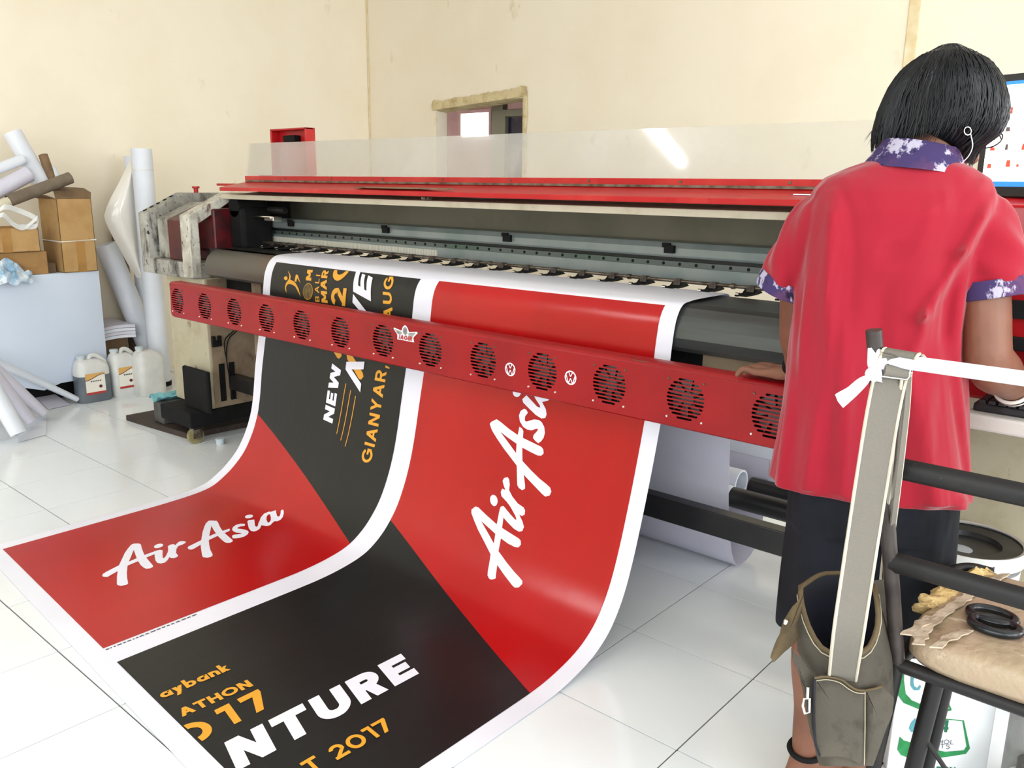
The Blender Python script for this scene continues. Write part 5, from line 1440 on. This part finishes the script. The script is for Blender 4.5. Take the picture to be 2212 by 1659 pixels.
def cprint(polys, m, name, lift=0.0):
    return flat_mesh([[c2(*p) for p in P] for P in polys], lambda u, v, e: org + ux * u + V(0, 0, v) + nf * (.0015 + lift + e), name, M[m], CA)
cprint([[(70, 900), (115, 905), (112, 1000), (125, 1100), (170, 1150), (240, 1180), (400, 1215), (455, 1215), (470, 1225), (390, 1245), (230, 1220), (110, 1170), (50, 1090), (48, 980)]], 'green', 'green_border')
cprint([[(80, 1420), (110, 1450), (180, 1470), (300, 1510), (420, 1535), (560, 1525), (580, 1495), (548, 1300), (560, 1300), (605, 1510), (575, 1550), (420, 1575), (300, 1590), (200, 1600), (90, 1560), (62, 1520)]], 'green', 'green_border')
cprint([[(415, 1120), (425, 1120), (470, 1220), (455, 1220)]], 'green', 'green_border')
cprint([[(350, 1295), (440, 1288), (545, 1300), (550, 1306), (440, 1296), (350, 1303)]], 'green', 'green_border')
cprint([[(165, 970), (190, 965), (182, 1010), (190, 1045), (215, 1060), (232, 1035), (240, 1045), (225, 1075), (185, 1075), (162, 1040)], [(150, 1360), (165, 1320), (200, 1280), (200, 1390), (165, 1388)]], 'teal', 'swirl')
def cline(txt, p0, p1, ph, w, m):
    a, b, t_ = c2(*p0), c2(*p1), c2(*ph)
    L_ = math.hypot(b[0] - a[0], b[1] - a[1]); cap = abs(t_[1] - a[1])
    flat_mesh([[(a[0] + (b[0] - a[0]) * u / L_, a[1] + (b[1] - a[1]) * u / L_ + v) for u, v in P] for P in text_polys(txt, L_, cap, w, .2)], lambda u, v, e: org + ux * u + V(0, 0, v) + nf * (.0015 + e), 'lettering', M[m], CA)
cline('MENTHOL', (205, 1470), (480, 1478), (205, 1437), .12, 'inkgrey')
cline('LIGHTS', (235, 1498), (452, 1512), (235, 1466), .12, 'inkgrey')
cline('4', (360, 1385), (440, 1390), (360, 1295), .22, 'dgreen')
cline('OPEN', (285, 1690), (490, 1700), (285, 1640), .2, 'dgreen')
# bottles half hidden at the frame's corner
for k, (x, y, h, r, m, lab) in enumerate(((-.205, 2.02, .30, .055, 'greybottle', 'grey ink bottle behind the white carton, taller of two'), (-.20, 1.93, .12, .045, 'hdpe', 'short cloudy bottle in front of the grey ink bottle'))):
    o = thing('ink_bottle', (x, y, 0), lab, 'bottle')
    MB().lathe((x, y, 0), [(r * .9, 0), (r, .01), (r, h * .72), (r * .75, h * .85), (r * .4, h * .9), (r * .4, h)], 24).build('bottle_body', M[m], o, smooth=40)
    MB().lathe((x, y, h), [(r * .48, -.004), (r * .48, .02), (r * .4, .024)], 16).build('cap', M['greybox'], o, smooth=40)
MB().tube(spline([V(-.12, 2.10, .33), V(-.13, 1.98, .16), V(-.135, 1.90, .08), V(-.06, 1.86, .012), V(.1, 1.9, .006)], 8), .003, 6).build('power_cord', M['matblack'], label='thin dark cord hanging beside the grey ink bottle', cat='cord', smooth=60)

# monitor on the housing
mo = thing('monitor', (-.33, 2.42, 1.30), 'black rimmed computer monitor with bright white screen at right edge', 'monitor')
mc = at_y(2107, 300, 2.40)
ang = radians(-16)
mu = V(cos(ang), sin(ang), 0); mn = V(sin(ang), -cos(ang), 0)
mz0, mz1, mw = 1.312, 1.598, .50
m0 = V(at_y(2108, 420, 2.40).x, 2.40, 0)
def mp_(u, v, o_): return m0 + mu * u + mn * o_ + V(0, 0, v)
MB().add([mp_(u, v, o_) for o_ in (-.03, .012) for v in (mz0, mz1) for u in (0, mw)], [(0, 2, 3, 1), (4, 5, 7, 6), (0, 1, 5, 4), (2, 6, 7, 3), (0, 4, 6, 2), (1, 3, 7, 5)]).build('case', M['black'], mo, bevel=.004)
sc0 = flat_mesh([[(.017, mz0 + .026), (mw - .017, mz0 + .026), (mw - .017, mz1 - .017), (.017, mz1 - .017)]], lambda u, v, e: mp_(u, v, .0128), 'screen', M['screen'], mo)
flat_mesh([[(.017, mz0 + .026), (mw - .017, mz0 + .026), (mw - .017, mz0 + .038), (.017, mz0 + .038)], [(.017, mz1 - .025), (mw - .017, mz1 - .025), (mw - .017, mz1 - .017), (.017, mz1 - .017)]], lambda u, v, e: mp_(u, v, .0136 + e), 'blue_bars', M['taskbar'], sc0)
for i in range(6):
    for j in range(4):
        u, v = .03 + .034 * i, mz0 + .070 + .042 * j
        k = (i * 3 + j * 5) % 3
        u += random.uniform(-.006, .006); v += random.uniform(-.003, .003); k = random.randrange(3); w_, h_ = random.uniform(.004, .014), random.uniform(.006, .016)
        flat_mesh([[(u, v), (u + w_, v), (u + w_ * .9, v + h_), (u + w_ * .15, v + h_)]], lambda a, b, e: mp_(a, b, .0136), 'thumbnail', M[('icon1', 'icon2', 'icon3')[k]], sc0)
MB().box(-.36, -.26, 2.36, 2.46, 1.300, 1.306).build('stand_foot', M['black'], mo, bevel=.002)
MB().box(-.325, -.295, 2.40, 2.43, 1.306, 1.33).build('stand_neck', M['black'], mo)
# keyboard
kb = thing('keyboard', (-.2, 2.08, .86), 'black computer keyboard on the dirty white shelf', 'keyboard')
MB().box(-.42, .02, 2.015, 2.155, .8605, .878).build('case', M['key'], kb, bevel=.004)
kc = MB(); kc.add([(-.0075, -.0075, 0), (.0075, -.0075, 0), (.0075, .0075, 0), (-.0075, .0075, 0), (-.006, -.006, .007), (.006, -.006, .007), (.006, .006, .007), (-.006, .006, .007)], [(4, 5, 6, 7), (0, 1, 5, 4), (1, 2, 6, 5), (2, 3, 7, 6), (3, 0, 4, 7)])
key_me = mesh_of(kc, 'key', M['key'])
for i in range(22):
    for j in range(6):
        inst(key_me, 'key', kb, (-.405 + .0195 * i, 2.03 + .0215 * j, .878))

# ================================================================== the person
PO, PA, PB = V(-.56, 1.80, 0), V(.927, .375, 0), V(-.375, .927, 0)
def L3(a, b, z): return PO + PA * a + PB * b + V(0, 0, z)
def limb(mb, pts, radii, n=16, sub=6, sq=1.0):
    P = spline(pts, sub)
    m = len(pts) - 1
    R = []
    for i in range(len(P)):
        q = min(i / sub, m - 1e-6); k = int(q); t = q - k
        t = t * t * (3 - 2 * t)
        R.append(radii[k] + (radii[k + 1] - radii[k]) * t)
    mb.tube(P, R, n, sq=sq)
    mb.ball(P[0], R[0], 12, 8); mb.ball(P[-1], R[-1], 12, 8)
body = MB()
# trunk and neck
limb(body, [L3(0, 0, .82), L3(0, -.005, .95), L3(0, -.01, 1.12), L3(.005, -.005, 1.26), L3(.015, .005, 1.33)], [.090, .085, .090, .088, .065], 24)
limb(body, [L3(-.115, 0, 1.262), L3(.015, .0, 1.31), L3(.13, 0, 1.262)], [.040, .048, .040], 18)
limb(body, [L3(.02, .0, 1.32), L3(.04, .02, 1.39), L3(.07, .05, 1.45)], [.050, .046, .050], 20)
# head: skull, jaw, nose, ears
fd = (PA * .66 + PB * .56 + V(0, 0, -.5)).normalized()
ru = (V(0, 0, 1) - fd * fd.z).normalized()
rs = fd.cross(ru).normalized()
HM = Matrix((rs, fd, ru)).transposed()
hc = L3(.078, .062, 1.497)
body.ball(hc, (.072, .092, .082), 24, 16, HM)
body.ball(hc + fd * .045 - ru * .055, (.054, .058, .062), 20, 14, HM)
body.ball(hc + fd * .078 - ru * .098, (.026, .024, .022), 14, 10, HM)               # chin
limb(body, [hc + fd * .098 - ru * .012, hc + fd * .112 - ru * .034, hc + fd * .124 - ru * .05], [.008, .011, .013], 12)   # nose
for s_ in (-1, 1):
    body.ball(hc + rs * s_ * .074 - fd * .004 - ru * .02, (.010, .022, .032), 14, 10, HM)      # ears
    body.ball(hc + fd * .082 - ru * .012 + rs * s_ * .031, (.016, .008, .010), 12, 8, HM)      # brow and lids
    body.ball(hc + fd * .080 - ru * .045 + rs * s_ * .034, (.022, .016, .018), 12, 8, HM)      # cheeks
for dz_ in (-.074, -.083):
    body.ball(hc + fd * .099 + ru * dz_, (.022, .010, .006), 14, 8, HM)                        # lips
# right arm (over the keyboard)
shR, elR, wrR = L3(.138, 0, 1.262), L3(.190, -.035, 1.015), L3(.275, .085, .925)
limb(body, [shR, L3(.170, -.015, 1.15), elR], [.042, .046, .044], 18)
limb(body, [elR, elR.lerp(wrR, .3) + V(0, 0, -.008), elR.lerp(wrR, .7), wrR], [.044, .048, .038, .029], 18)
def hand(mb, wr, knk, side, fingers, thumb, rp=.018):
    """palm from wrist to knuckles, four unequal bent fingers and a thumb from the palm's side"""
    d = (knk - wr)
    for k, off in enumerate((-.030, -.010, .010, .030)):
        limb(mb, [wr + side * off * .55, wr + d * .55 + side * off * .85, knk + side * off], [.017, .0165, .0125], 12, 4)
        pts = [knk + side * off] + [knk + side * off * (1.0 + .1 * i) + q for i, q in enumerate(fingers[k])]
        limb(mb, pts, [.0105, .0095, .0085, .0072][:len(pts)], 12, 4)
    limb(mb, [wr + d * .2 + side * .03] + thumb, [.015, .0125, .011, .009][:len(thumb) + 1], 12, 4)
kR = wrR + PA * .035 + PB * .062 + V(0, 0, -.012)
dirR = (PA * .35 + PB * .9).normalized(); sideR = V(dirR.y, -dirR.x, 0)
hand(body, wrR, kR, sideR, [[dirR * l * .5 + V(0, 0, .004), dirR * l * .85 + V(0, 0, -.008), dirR * l + V(0, 0, -.022)] for l in (.062, .074, .07, .056)],
     [wrR + dirR * .045 - sideR * .045 + V(0, 0, -.016), wrR + dirR * .07 - sideR * .05 + V(0, 0, -.022), wrR + dirR * .085 - sideR * .045 + V(0, 0, -.026)])
# left arm, hand resting on the fan bar
shL, elL, wrL = L3(-.122, 0, 1.258), L3(-.168, .100, 1.055), V(-.792, 1.955, .897)
limb(body, [shL, L3(-.165, .04, 1.16), elL], [.040, .044, .040], 18)
limb(body, [elL, elL.lerp(wrL, .35), elL.lerp(wrL, .75), wrL], [.040, .041, .031, .025], 18)
kL = V(-.862, 1.978, .886)
dL = V(-1, -.02, 0).normalized(); sL_ = V(.02, -1, 0).normalized()
zb = bz1 + .011
hand(body, wrL, kL, sL_,
     [[dL * l * .45 + V(0, 0, .008 * up), dL * l * .8 + V(0, 0, .002), dL * l + V(0, 0, zb + .008 - .886)] for l, up in ((.058, .6), (.066, 1.0), (.072, .7), (.080, -.4))],
     [V(-.835, 2.012, .882), V(-.862, 2.028, .872), V(-.885, 2.032, zb + .006)])
# legs and feet
def fdir_of(q): return (PA * .80 + PB * .6).normalized() if q < 0 else (PA * .05 + PB).normalized()
for s_, an in ((-1, L3(-.066, -.085, .085)), (1, L3(.040, -.03, .085))):
    hp, kn = L3(.072 * s_ + .012, -.01, .80), L3(.078 * s_ + (.012 if s_ < 0 else -.004), -.015, .455)
    limb(body, [hp, hp.lerp(kn, .5), kn], [.066, .060, .050], 18)
    cf = kn.lerp(an, .35) - PB * .018
    limb(body, [kn, cf, kn.lerp(an, .75), an], [.050, .052, .034, .031], 18)
    heel = V(an.x, an.y, .028) - fdir_of(s_) * .025
    limb(body, [an, heel], [.031, .027], 14)
    fdir = (PA * .80 + PB * .6).normalized() if s_ < 0 else (PA * .05 + PB).normalized()
    fsd = V(fdir.y, -fdir.x, 0)
    toe = V(an.x, an.y, .0) + fdir * .165
    limb(body, [heel, V(heel.x, heel.y, .03) + fdir * .09 + V(0, 0, .012), toe + V(0, 0, .022) - fdir * .03], [.028, .032, .026], 14, sq=.8)
    limb(body, [an, V(an.x, an.y, .055) + fdir * .06], [.032, .026], 14)
    for k in range(5):
        o_ = (k - 2) * .016 * (-s_)
        limb(body, [toe + fsd * o_ + V(0, 0, .018) - fdir * .04, toe + fsd * o_ * 1.1 + V(0, 0, .013) + fdir * (.016 - .006 * k)], [.012, .010 if k else .013], 10, 3)
PER = body.build('person', M['skin'], label='person in a crimson shirt and black shorts standing at the printer, back turned', cat='person', smooth=180, fix=True)
rm = PER.modifiers.new('fuse', 'REMESH'); rm.mode = 'VOXEL'; rm.voxel_size = .0042; rm.use_smooth_shade = True
sm_ = PER.modifiers.new('smooth', 'SMOOTH'); sm_.factor = .5; sm_.iterations = 4

# shirt
def ring_at(z, aL, aR, b0, hb, n=64, e=.78, amp=0.0, seed=0, bf=None):
    R = []
    ca_, ha = (aL + aR) / 2, (aR - aL) / 2
    for k in range(n):
        t = 2 * pi * k / n
        c_, s_ = cos(t), sin(t)
        u = abs(c_) ** e * (1 if c_ > 0 else -1); v = abs(s_) ** e * (1 if s_ > 0 else -1)
        fold = amp * (sin(7 * t + 1.2 * sin(z * 9) + seed) * .6 + .9 * noise.noise(V(cos(t) * 2.2, sin(t) * 2.2, z * 2.6)) + .5 * sin(13 * t + z * 14))
        aa, bb2 = ca_ + (ha + fold) * u, b0 + (hb + fold) * v
        if s_ < .2 and amp: bb2 -= creases(aa, z)
        R.append(L3(aa, bb2, z))
    return R
CREASE = [([(.165, 1.335), (.115, 1.22), (.060, 1.10), (.045, .98)], .012, .012), ([(-.125, 1.33), (-.118, 1.15), (-.105, .95), (-.12, .72)], .010, .016), ([(-.02, 1.18), (-.005, .95), (.0, .72)], -.012, .028),
          ([(.045, 1.0), (.085, .88), (.13, .72)], .015, .026), ([(.10, 1.05), (.135, .90), (.175, .74)], -.008, .018), ([(-.075, 1.1), (-.062, .9), (-.055, .72)], .008, .02), ([(.03, 1.30), (.0, 1.22), (-.05, 1.17)], -.006, .014),
          ([(.12, 1.20), (.10, 1.12), (.10, 1.02)], -.010, .014), ([(-.15, 1.12), (-.148, .9), (-.16, .72)], -.006, .012), ([(.10, 1.33), (.03, 1.28), (-.06, 1.25)], .004, .012)]
def creases(a, z):
    tot = 0.0
    for pts, amp, w in CREASE:
        for (a0, z0), (a1, z1) in zip(pts[:-1], pts[1:]):
            if z1 <= z <= z0:
                t = (z0 - z) / (z0 - z1)
                fade = min(1, (pts[0][1] - z) / .05, 1 if pts[-1][1] < .75 else (z - pts[-1][1]) / .04)
                tot += 1.7 * amp * max(0, fade) * math.exp(-((a - a0 - (a1 - a0) * t) / w) ** 2)
    return tot
sh_ = MB()
T = [(.712, -.199, .208, -.006, .128, .006), (.74, -.196, .203, -.006, .127, .007), (.80, -.189, .190, -.006, .124, .007), (.87, -.182, .176, -.008, .120, .007), (.97, -.177, .157, -.010, .116, .008),
     (1.06, -.177, .146, -.012, .114, .007), (1.14, -.176, .144, -.012, .114, .005), (1.22, -.172, .150, -.010, .114, .003), (1.285, -.168, .172, -.006, .110, .002), (1.325, -.160, .172, .000, .098, .002),
     (1.350, -.140, .162, .006, .084, .001), (1.370, -.098, .130, .010, .072, .001), (1.384, -.060, .100, .014, .060, 0)]
rings = []
for i in range(len(T) - 1):
    a, b = T[i], T[i + 1]
    for k in range(4):
        t = k / 4
        q = [a[j] + (b[j] - a[j]) * t for j in range(6)]
        rings.append(ring_at(q[0], q[1], q[2], q[3], q[4], amp=q[5]))
rings.append(ring_at(*T[-1][:5]))
sh_.loft(rings)
def sleeve(pts, radii, seed, n=36):
    P = spline(pts, 6); m = len(pts) - 1
    rings = []; N = None
    for i, p in enumerate(P):
        t = (P[min(i + 1, len(P) - 1)] - P[max(i - 1, 0)]).normalized()
        if N is None: N = frame_of(t)[0]
        N = (N - t * N.dot(t)).normalized(); Bn = t.cross(N)
        q = min(i / 6, m - 1e-6); k = int(q); r_ = radii[k] + (radii[k + 1] - radii[k]) * (q - k)
        rings.append([p + (r_ + .005 * noise.noise(V(cos(a) * 2, sin(a) * 2, i * .22 + seed)) + .003 * sin(5 * a + i * .8)) * (cos(a) * N + sin(a) * Bn) for a in [2 * pi * j / n for j in range(n)]])
    sh_.loft(rings)
    return P[-1], (P[-1] - P[-2]).normalized(), N
endR = sleeve([L3(.090, .004, 1.292), L3(.142, 0, 1.266), L3(.174, -.008, 1.20), L3(.186, -.013, 1.150)], [.046, .066, .067, .067], 2)
endL = sleeve([L3(-.085, .004, 1.292), L3(-.134, .004, 1.262), L3(-.174, .014, 1.19), L3(-.195, .027, 1.135)], [.046, .063, .060, .057], 5)
SHIRT = sh_.build('shirt', M['shirt'], PER, smooth=180, label='crimson short-sleeved shirt')
rm = SHIRT.modifiers.new('fuse', 'REMESH'); rm.mode = 'VOXEL'; rm.voxel_size = .0048; rm.use_smooth_shade = True
s2 = SHIRT.modifiers.new('smooth', 'SMOOTH'); s2.factor = .5; s2.iterations = 3
def cuff(end, r0, name, tilt):
    p, t, N = end
    Bn = t.cross(N); n = 36
    rings = []
    for r_, o_ in ((r0 - .012, -.010), (r0 + .0015, -.012), (r0 + .0035, .004), (r0 + .003, .022), (r0 - .001, .0235), (r0 - .012, .020)):
        rings.append([p + t * o_ + r_ * (cos(a) * N + sin(a) * Bn) for a in [2 * pi * j / n for j in range(n)]])
    MB().loft(rings, False, True).build(name, M['ikat'], SHIRT, smooth=50, label='purple patterned sleeve band')
cuff(endR, .066, 'sleeve_band', 0); cuff(endL, .057, 'sleeve_band', 0)
# collar
n = 48
rings = []
for z_, ra, rb, o_ in ((1.374, .098, .084, -.002), (1.392, .088, .074, .003), (1.422, .071, .060, .010), (1.427, .067, .056, .011), (1.420, .063, .052, .010), (1.38, .076, .060, .004)):
    R = []
    for k in range(n):
        a = 2 * pi * k / n
        drop = .020 * (.5 + .5 * cos(a)) ** 1.5 + .03 * max(0, sin(a)) ** 2
        R.append(L3(.027 + o_ * .6 + ra * cos(a), .012 + o_ + rb * sin(a), z_ - drop))
    rings.append(R)
MB().loft(rings, False, True).build('collar', M['ikat'], SHIRT, smooth=50, label='purple patterned collar')
# shorts
so = MB()
def leg_ring(c, ra, rb, z, seed, n=40):
    return [L3(c[0] + (ra + .005 * sin(6 * t + z * 12 + seed)) * cos(t), c[1] + (rb + .005 * sin(5 * t + z * 9)) * sin(t), z) for t in [2 * pi * k / n for k in range(n)]]
so.loft([ring_at(z, aL, aR, -.01, hb, amp=.003) for z, aL, aR, hb in ((.62, -.155, .182, .105), (.70, -.155, .185, .115), (.80, -.15, .17, .11), (.86, -.14, .155, .105))])
so.loft([leg_ring((-.062 - .012 * t, -.012), .083 + .0 * t, .092 - .004 * t, .72 - .345 * t, 1) for t in [k / 12 for k in range(13)]])
so.loft([leg_ring((.098 + .008 * t, -.012), .086, .094 - .004 * t, .72 - .345 * t, 3) for t in [k / 12 for k in range(13)]])
SHORTS = so.build('shorts', M['shorts'], PER, smooth=180, label='black knee-length shorts')
rm = SHORTS.modifiers.new('fuse', 'REMESH'); rm.mode = 'VOXEL'; rm.voxel_size = .006; rm.use_smooth_shade = True
s2 = SHORTS.modifiers.new('smooth', 'SMOOTH'); s2.factor = .5; s2.iterations = 5
# hair: a shaped mass with strands combed over it
HT = [(1.598, .045, .088), (1.588, .022, .112), (1.575, .004, .134), (1.555, -.016, .154), (1.53, -.030, .170), (1.505, -.040, .180), (1.48, -.047, .186), (1.455, -.051, .182), (1.435, -.053, .174), (1.415, -.052, .152)]
def hair_pt(t, z, out=0.0):
    for (z1, a1, b1), (z0, a0, b0) in zip(HT[:-1], HT[1:]):
        if z >= z0 or z0 == HT[-1][0]:
            q = (z - z0) / (z1 - z0); q = max(-1, min(1.0, q))
            aL, aR = a0 + (a1 - a0) * q, b0 + (b1 - b0) * q; break
    c_, h_ = (aL + aR) / 2, (aR - aL) / 2
    hb = min(.105, .03 + h_ * .8)
    bc = .062 + .012 * (1.6 - z) / .18
    w = 1 + .035 * noise.noise(V(cos(t) * 7, sin(t) * 7, z * 5)) + out
    return L3(c_ + h_ * w * cos(t), bc + hb * w * sin(t), z)
hr = MB()
nt_ = 72
zz = [1.600 - .004 * k for k in range(5)] + [1.58 - .011 * k for k in range(14)]
def zlow(t):                                          # where the hair ends round the head: nape bare, sides longer
    t = (t + pi) % (2 * pi) - pi
    nape = math.exp(-((t + 1.35) / .55) ** 2)
    side = math.exp(-((t + .45) / .42) ** 2)
    return 1.424 + .020 * nape - .045 * side
hr.loft([[hair_pt(2 * pi * k / nt_, zlow(2 * pi * k / nt_) + (z - 1.437) * (1.6 - zlow(2 * pi * k / nt_)) / (1.6 - 1.437)) for k in range(nt_)] for z in zz])
HAIR = hr.build('hair', M['hair'], PER, smooth=180, label='straight black chin-length hair')
rnd = random.Random(3)
sd = MB()
for k in range(620):
    t0 = rnd.uniform(-pi, pi)
    front = max(0, cos(t0 - .9))                     # towards the face the fringe ends higher
    z1 = rnd.uniform(1.56, 1.60); zend = zlow(t0) + rnd.uniform(-.022, .004) + front * rnd.uniform(.0, .04)
    tw = rnd.uniform(-.35, .35); P = []
    for i in range(9):
        q = i / 8
        z = z1 + (zend - z1) * q
        P.append(hair_pt(t0 + tw * (q - .4), max(z, 1.40), .010 + rnd.uniform(0, .014) + (.02 * q * q * rnd.uniform(-.6, 1))) + V(0, 0, min(0, z - 1.40)))
    r0 = rnd.uniform(.0009, .0020)
    sd.tube(P, [r0 * .5] + [r0] * 6 + [r0 * .7, r0 * .2], 5)
for k in range(60):                                   # flyaway hairs
    t0 = rnd.uniform(-pi, pi); z = 1.44 + .15 * rnd.random() ** .7
    p = hair_pt(t0, z, .0); o_ = (p - L3(.07, .06, 1.46)).normalized()
    tg = V(0, 0, -1) + PA * rnd.uniform(-.5, .5) + PB * rnd.uniform(-.5, .5)
    sd.tube(spline([p - o_ * .003, p + o_ * .004 + tg * .012, p + o_ * rnd.uniform(.004, .014) + tg * rnd.uniform(.02, .045)], 3), [.0005, .0005, .0004, .0004, .0003, .0003, .0001], 4)
sd.build('hair_strands', M['hair'], HAIR, smooth=60, kind='stuff')
# small worn things
ep = at_d(2090, 283, 1.588)
MB().tube([ep + _r * .0065 * cos(a) + _u * .0075 * sin(a) for a in [2 * pi * k / 20 for k in range(20)]], .0013, 6, closed=True).build('hoop_earring', M['chrome'], PER, smooth=60)
MB().tube(spline([at_d(2097, 290, 1.588), at_d(2101, 315, 1.59), at_d(2093, 336, 1.60), at_d(2078, 352, 1.61), at_d(2068, 362, 1.625)], 5), .0010, 6).build('earphone_cable', M['wire'], PER, smooth=60)
gl = MB()
g0 = hc + fd * .098 - ru * .018
for s_ in (-1, 1):
    gl.tube([g0 + rs * (s_ * .034 + .025 * cos(a)) + ru * .018 * sin(a) + fd * .012 for a in [2 * pi * k / 20 for k in range(20)]], .0014, 6, closed=True)
    gl.tube([g0 + rs * s_ * .059 + fd * .010, hc + rs * s_ * .079 + fd * .03 - ru * .012, hc + rs * s_ * .078 - fd * .012 - ru * .022], .0014, 6)
gl.tube([g0 + rs * .009 + fd * .013, g0 - rs * .009 + fd * .013], .0014, 6)
gl.build('glasses', M['lens'], PER, smooth=60)
def bangle(c, d, R_, r_, m, name, sq=1.0):
    N, Bn = frame_of(d)
    MB().tube([c + R_ * (cos(a) * N + sin(a) * Bn) for a in [2 * pi * k / 28 for k in range(28)]], r_, 8, closed=True).build(name, M[m], PER, smooth=60)
dR_ = (wrR - elR).normalized()
for k, m in enumerate(('bangle', 'matblack', 'bangle')):
    bangle(wrR - dR_ * (.004 + .007 * k), dR_, .034 + .001 * k, .0042, m, 'bangle')
dl_ = (wrL - elL).normalized()
MB().tube([wrL - dl_ * .026, wrL - dl_ * .004], [.0365, .0345], 24).build('wristband', M['matblack'], PER, smooth=60)
MB().obox(wrL - dl_ * .022 - PB * .030, dl_ * .013, dl_.cross(PB).normalized() * .014, PB * .005).build('watch_face', M['black'], PER, bevel=.003)
anL = L3(-.066, -.085, .105)
MB().tube([anL + V(.036 * cos(a), .036 * sin(a), .006 * sin(a * 1.0)) for a in [2 * pi * k / 28 for k in range(28)]], .0062, 8, closed=True).build('anklet', M['matblack'], PER, smooth=60)
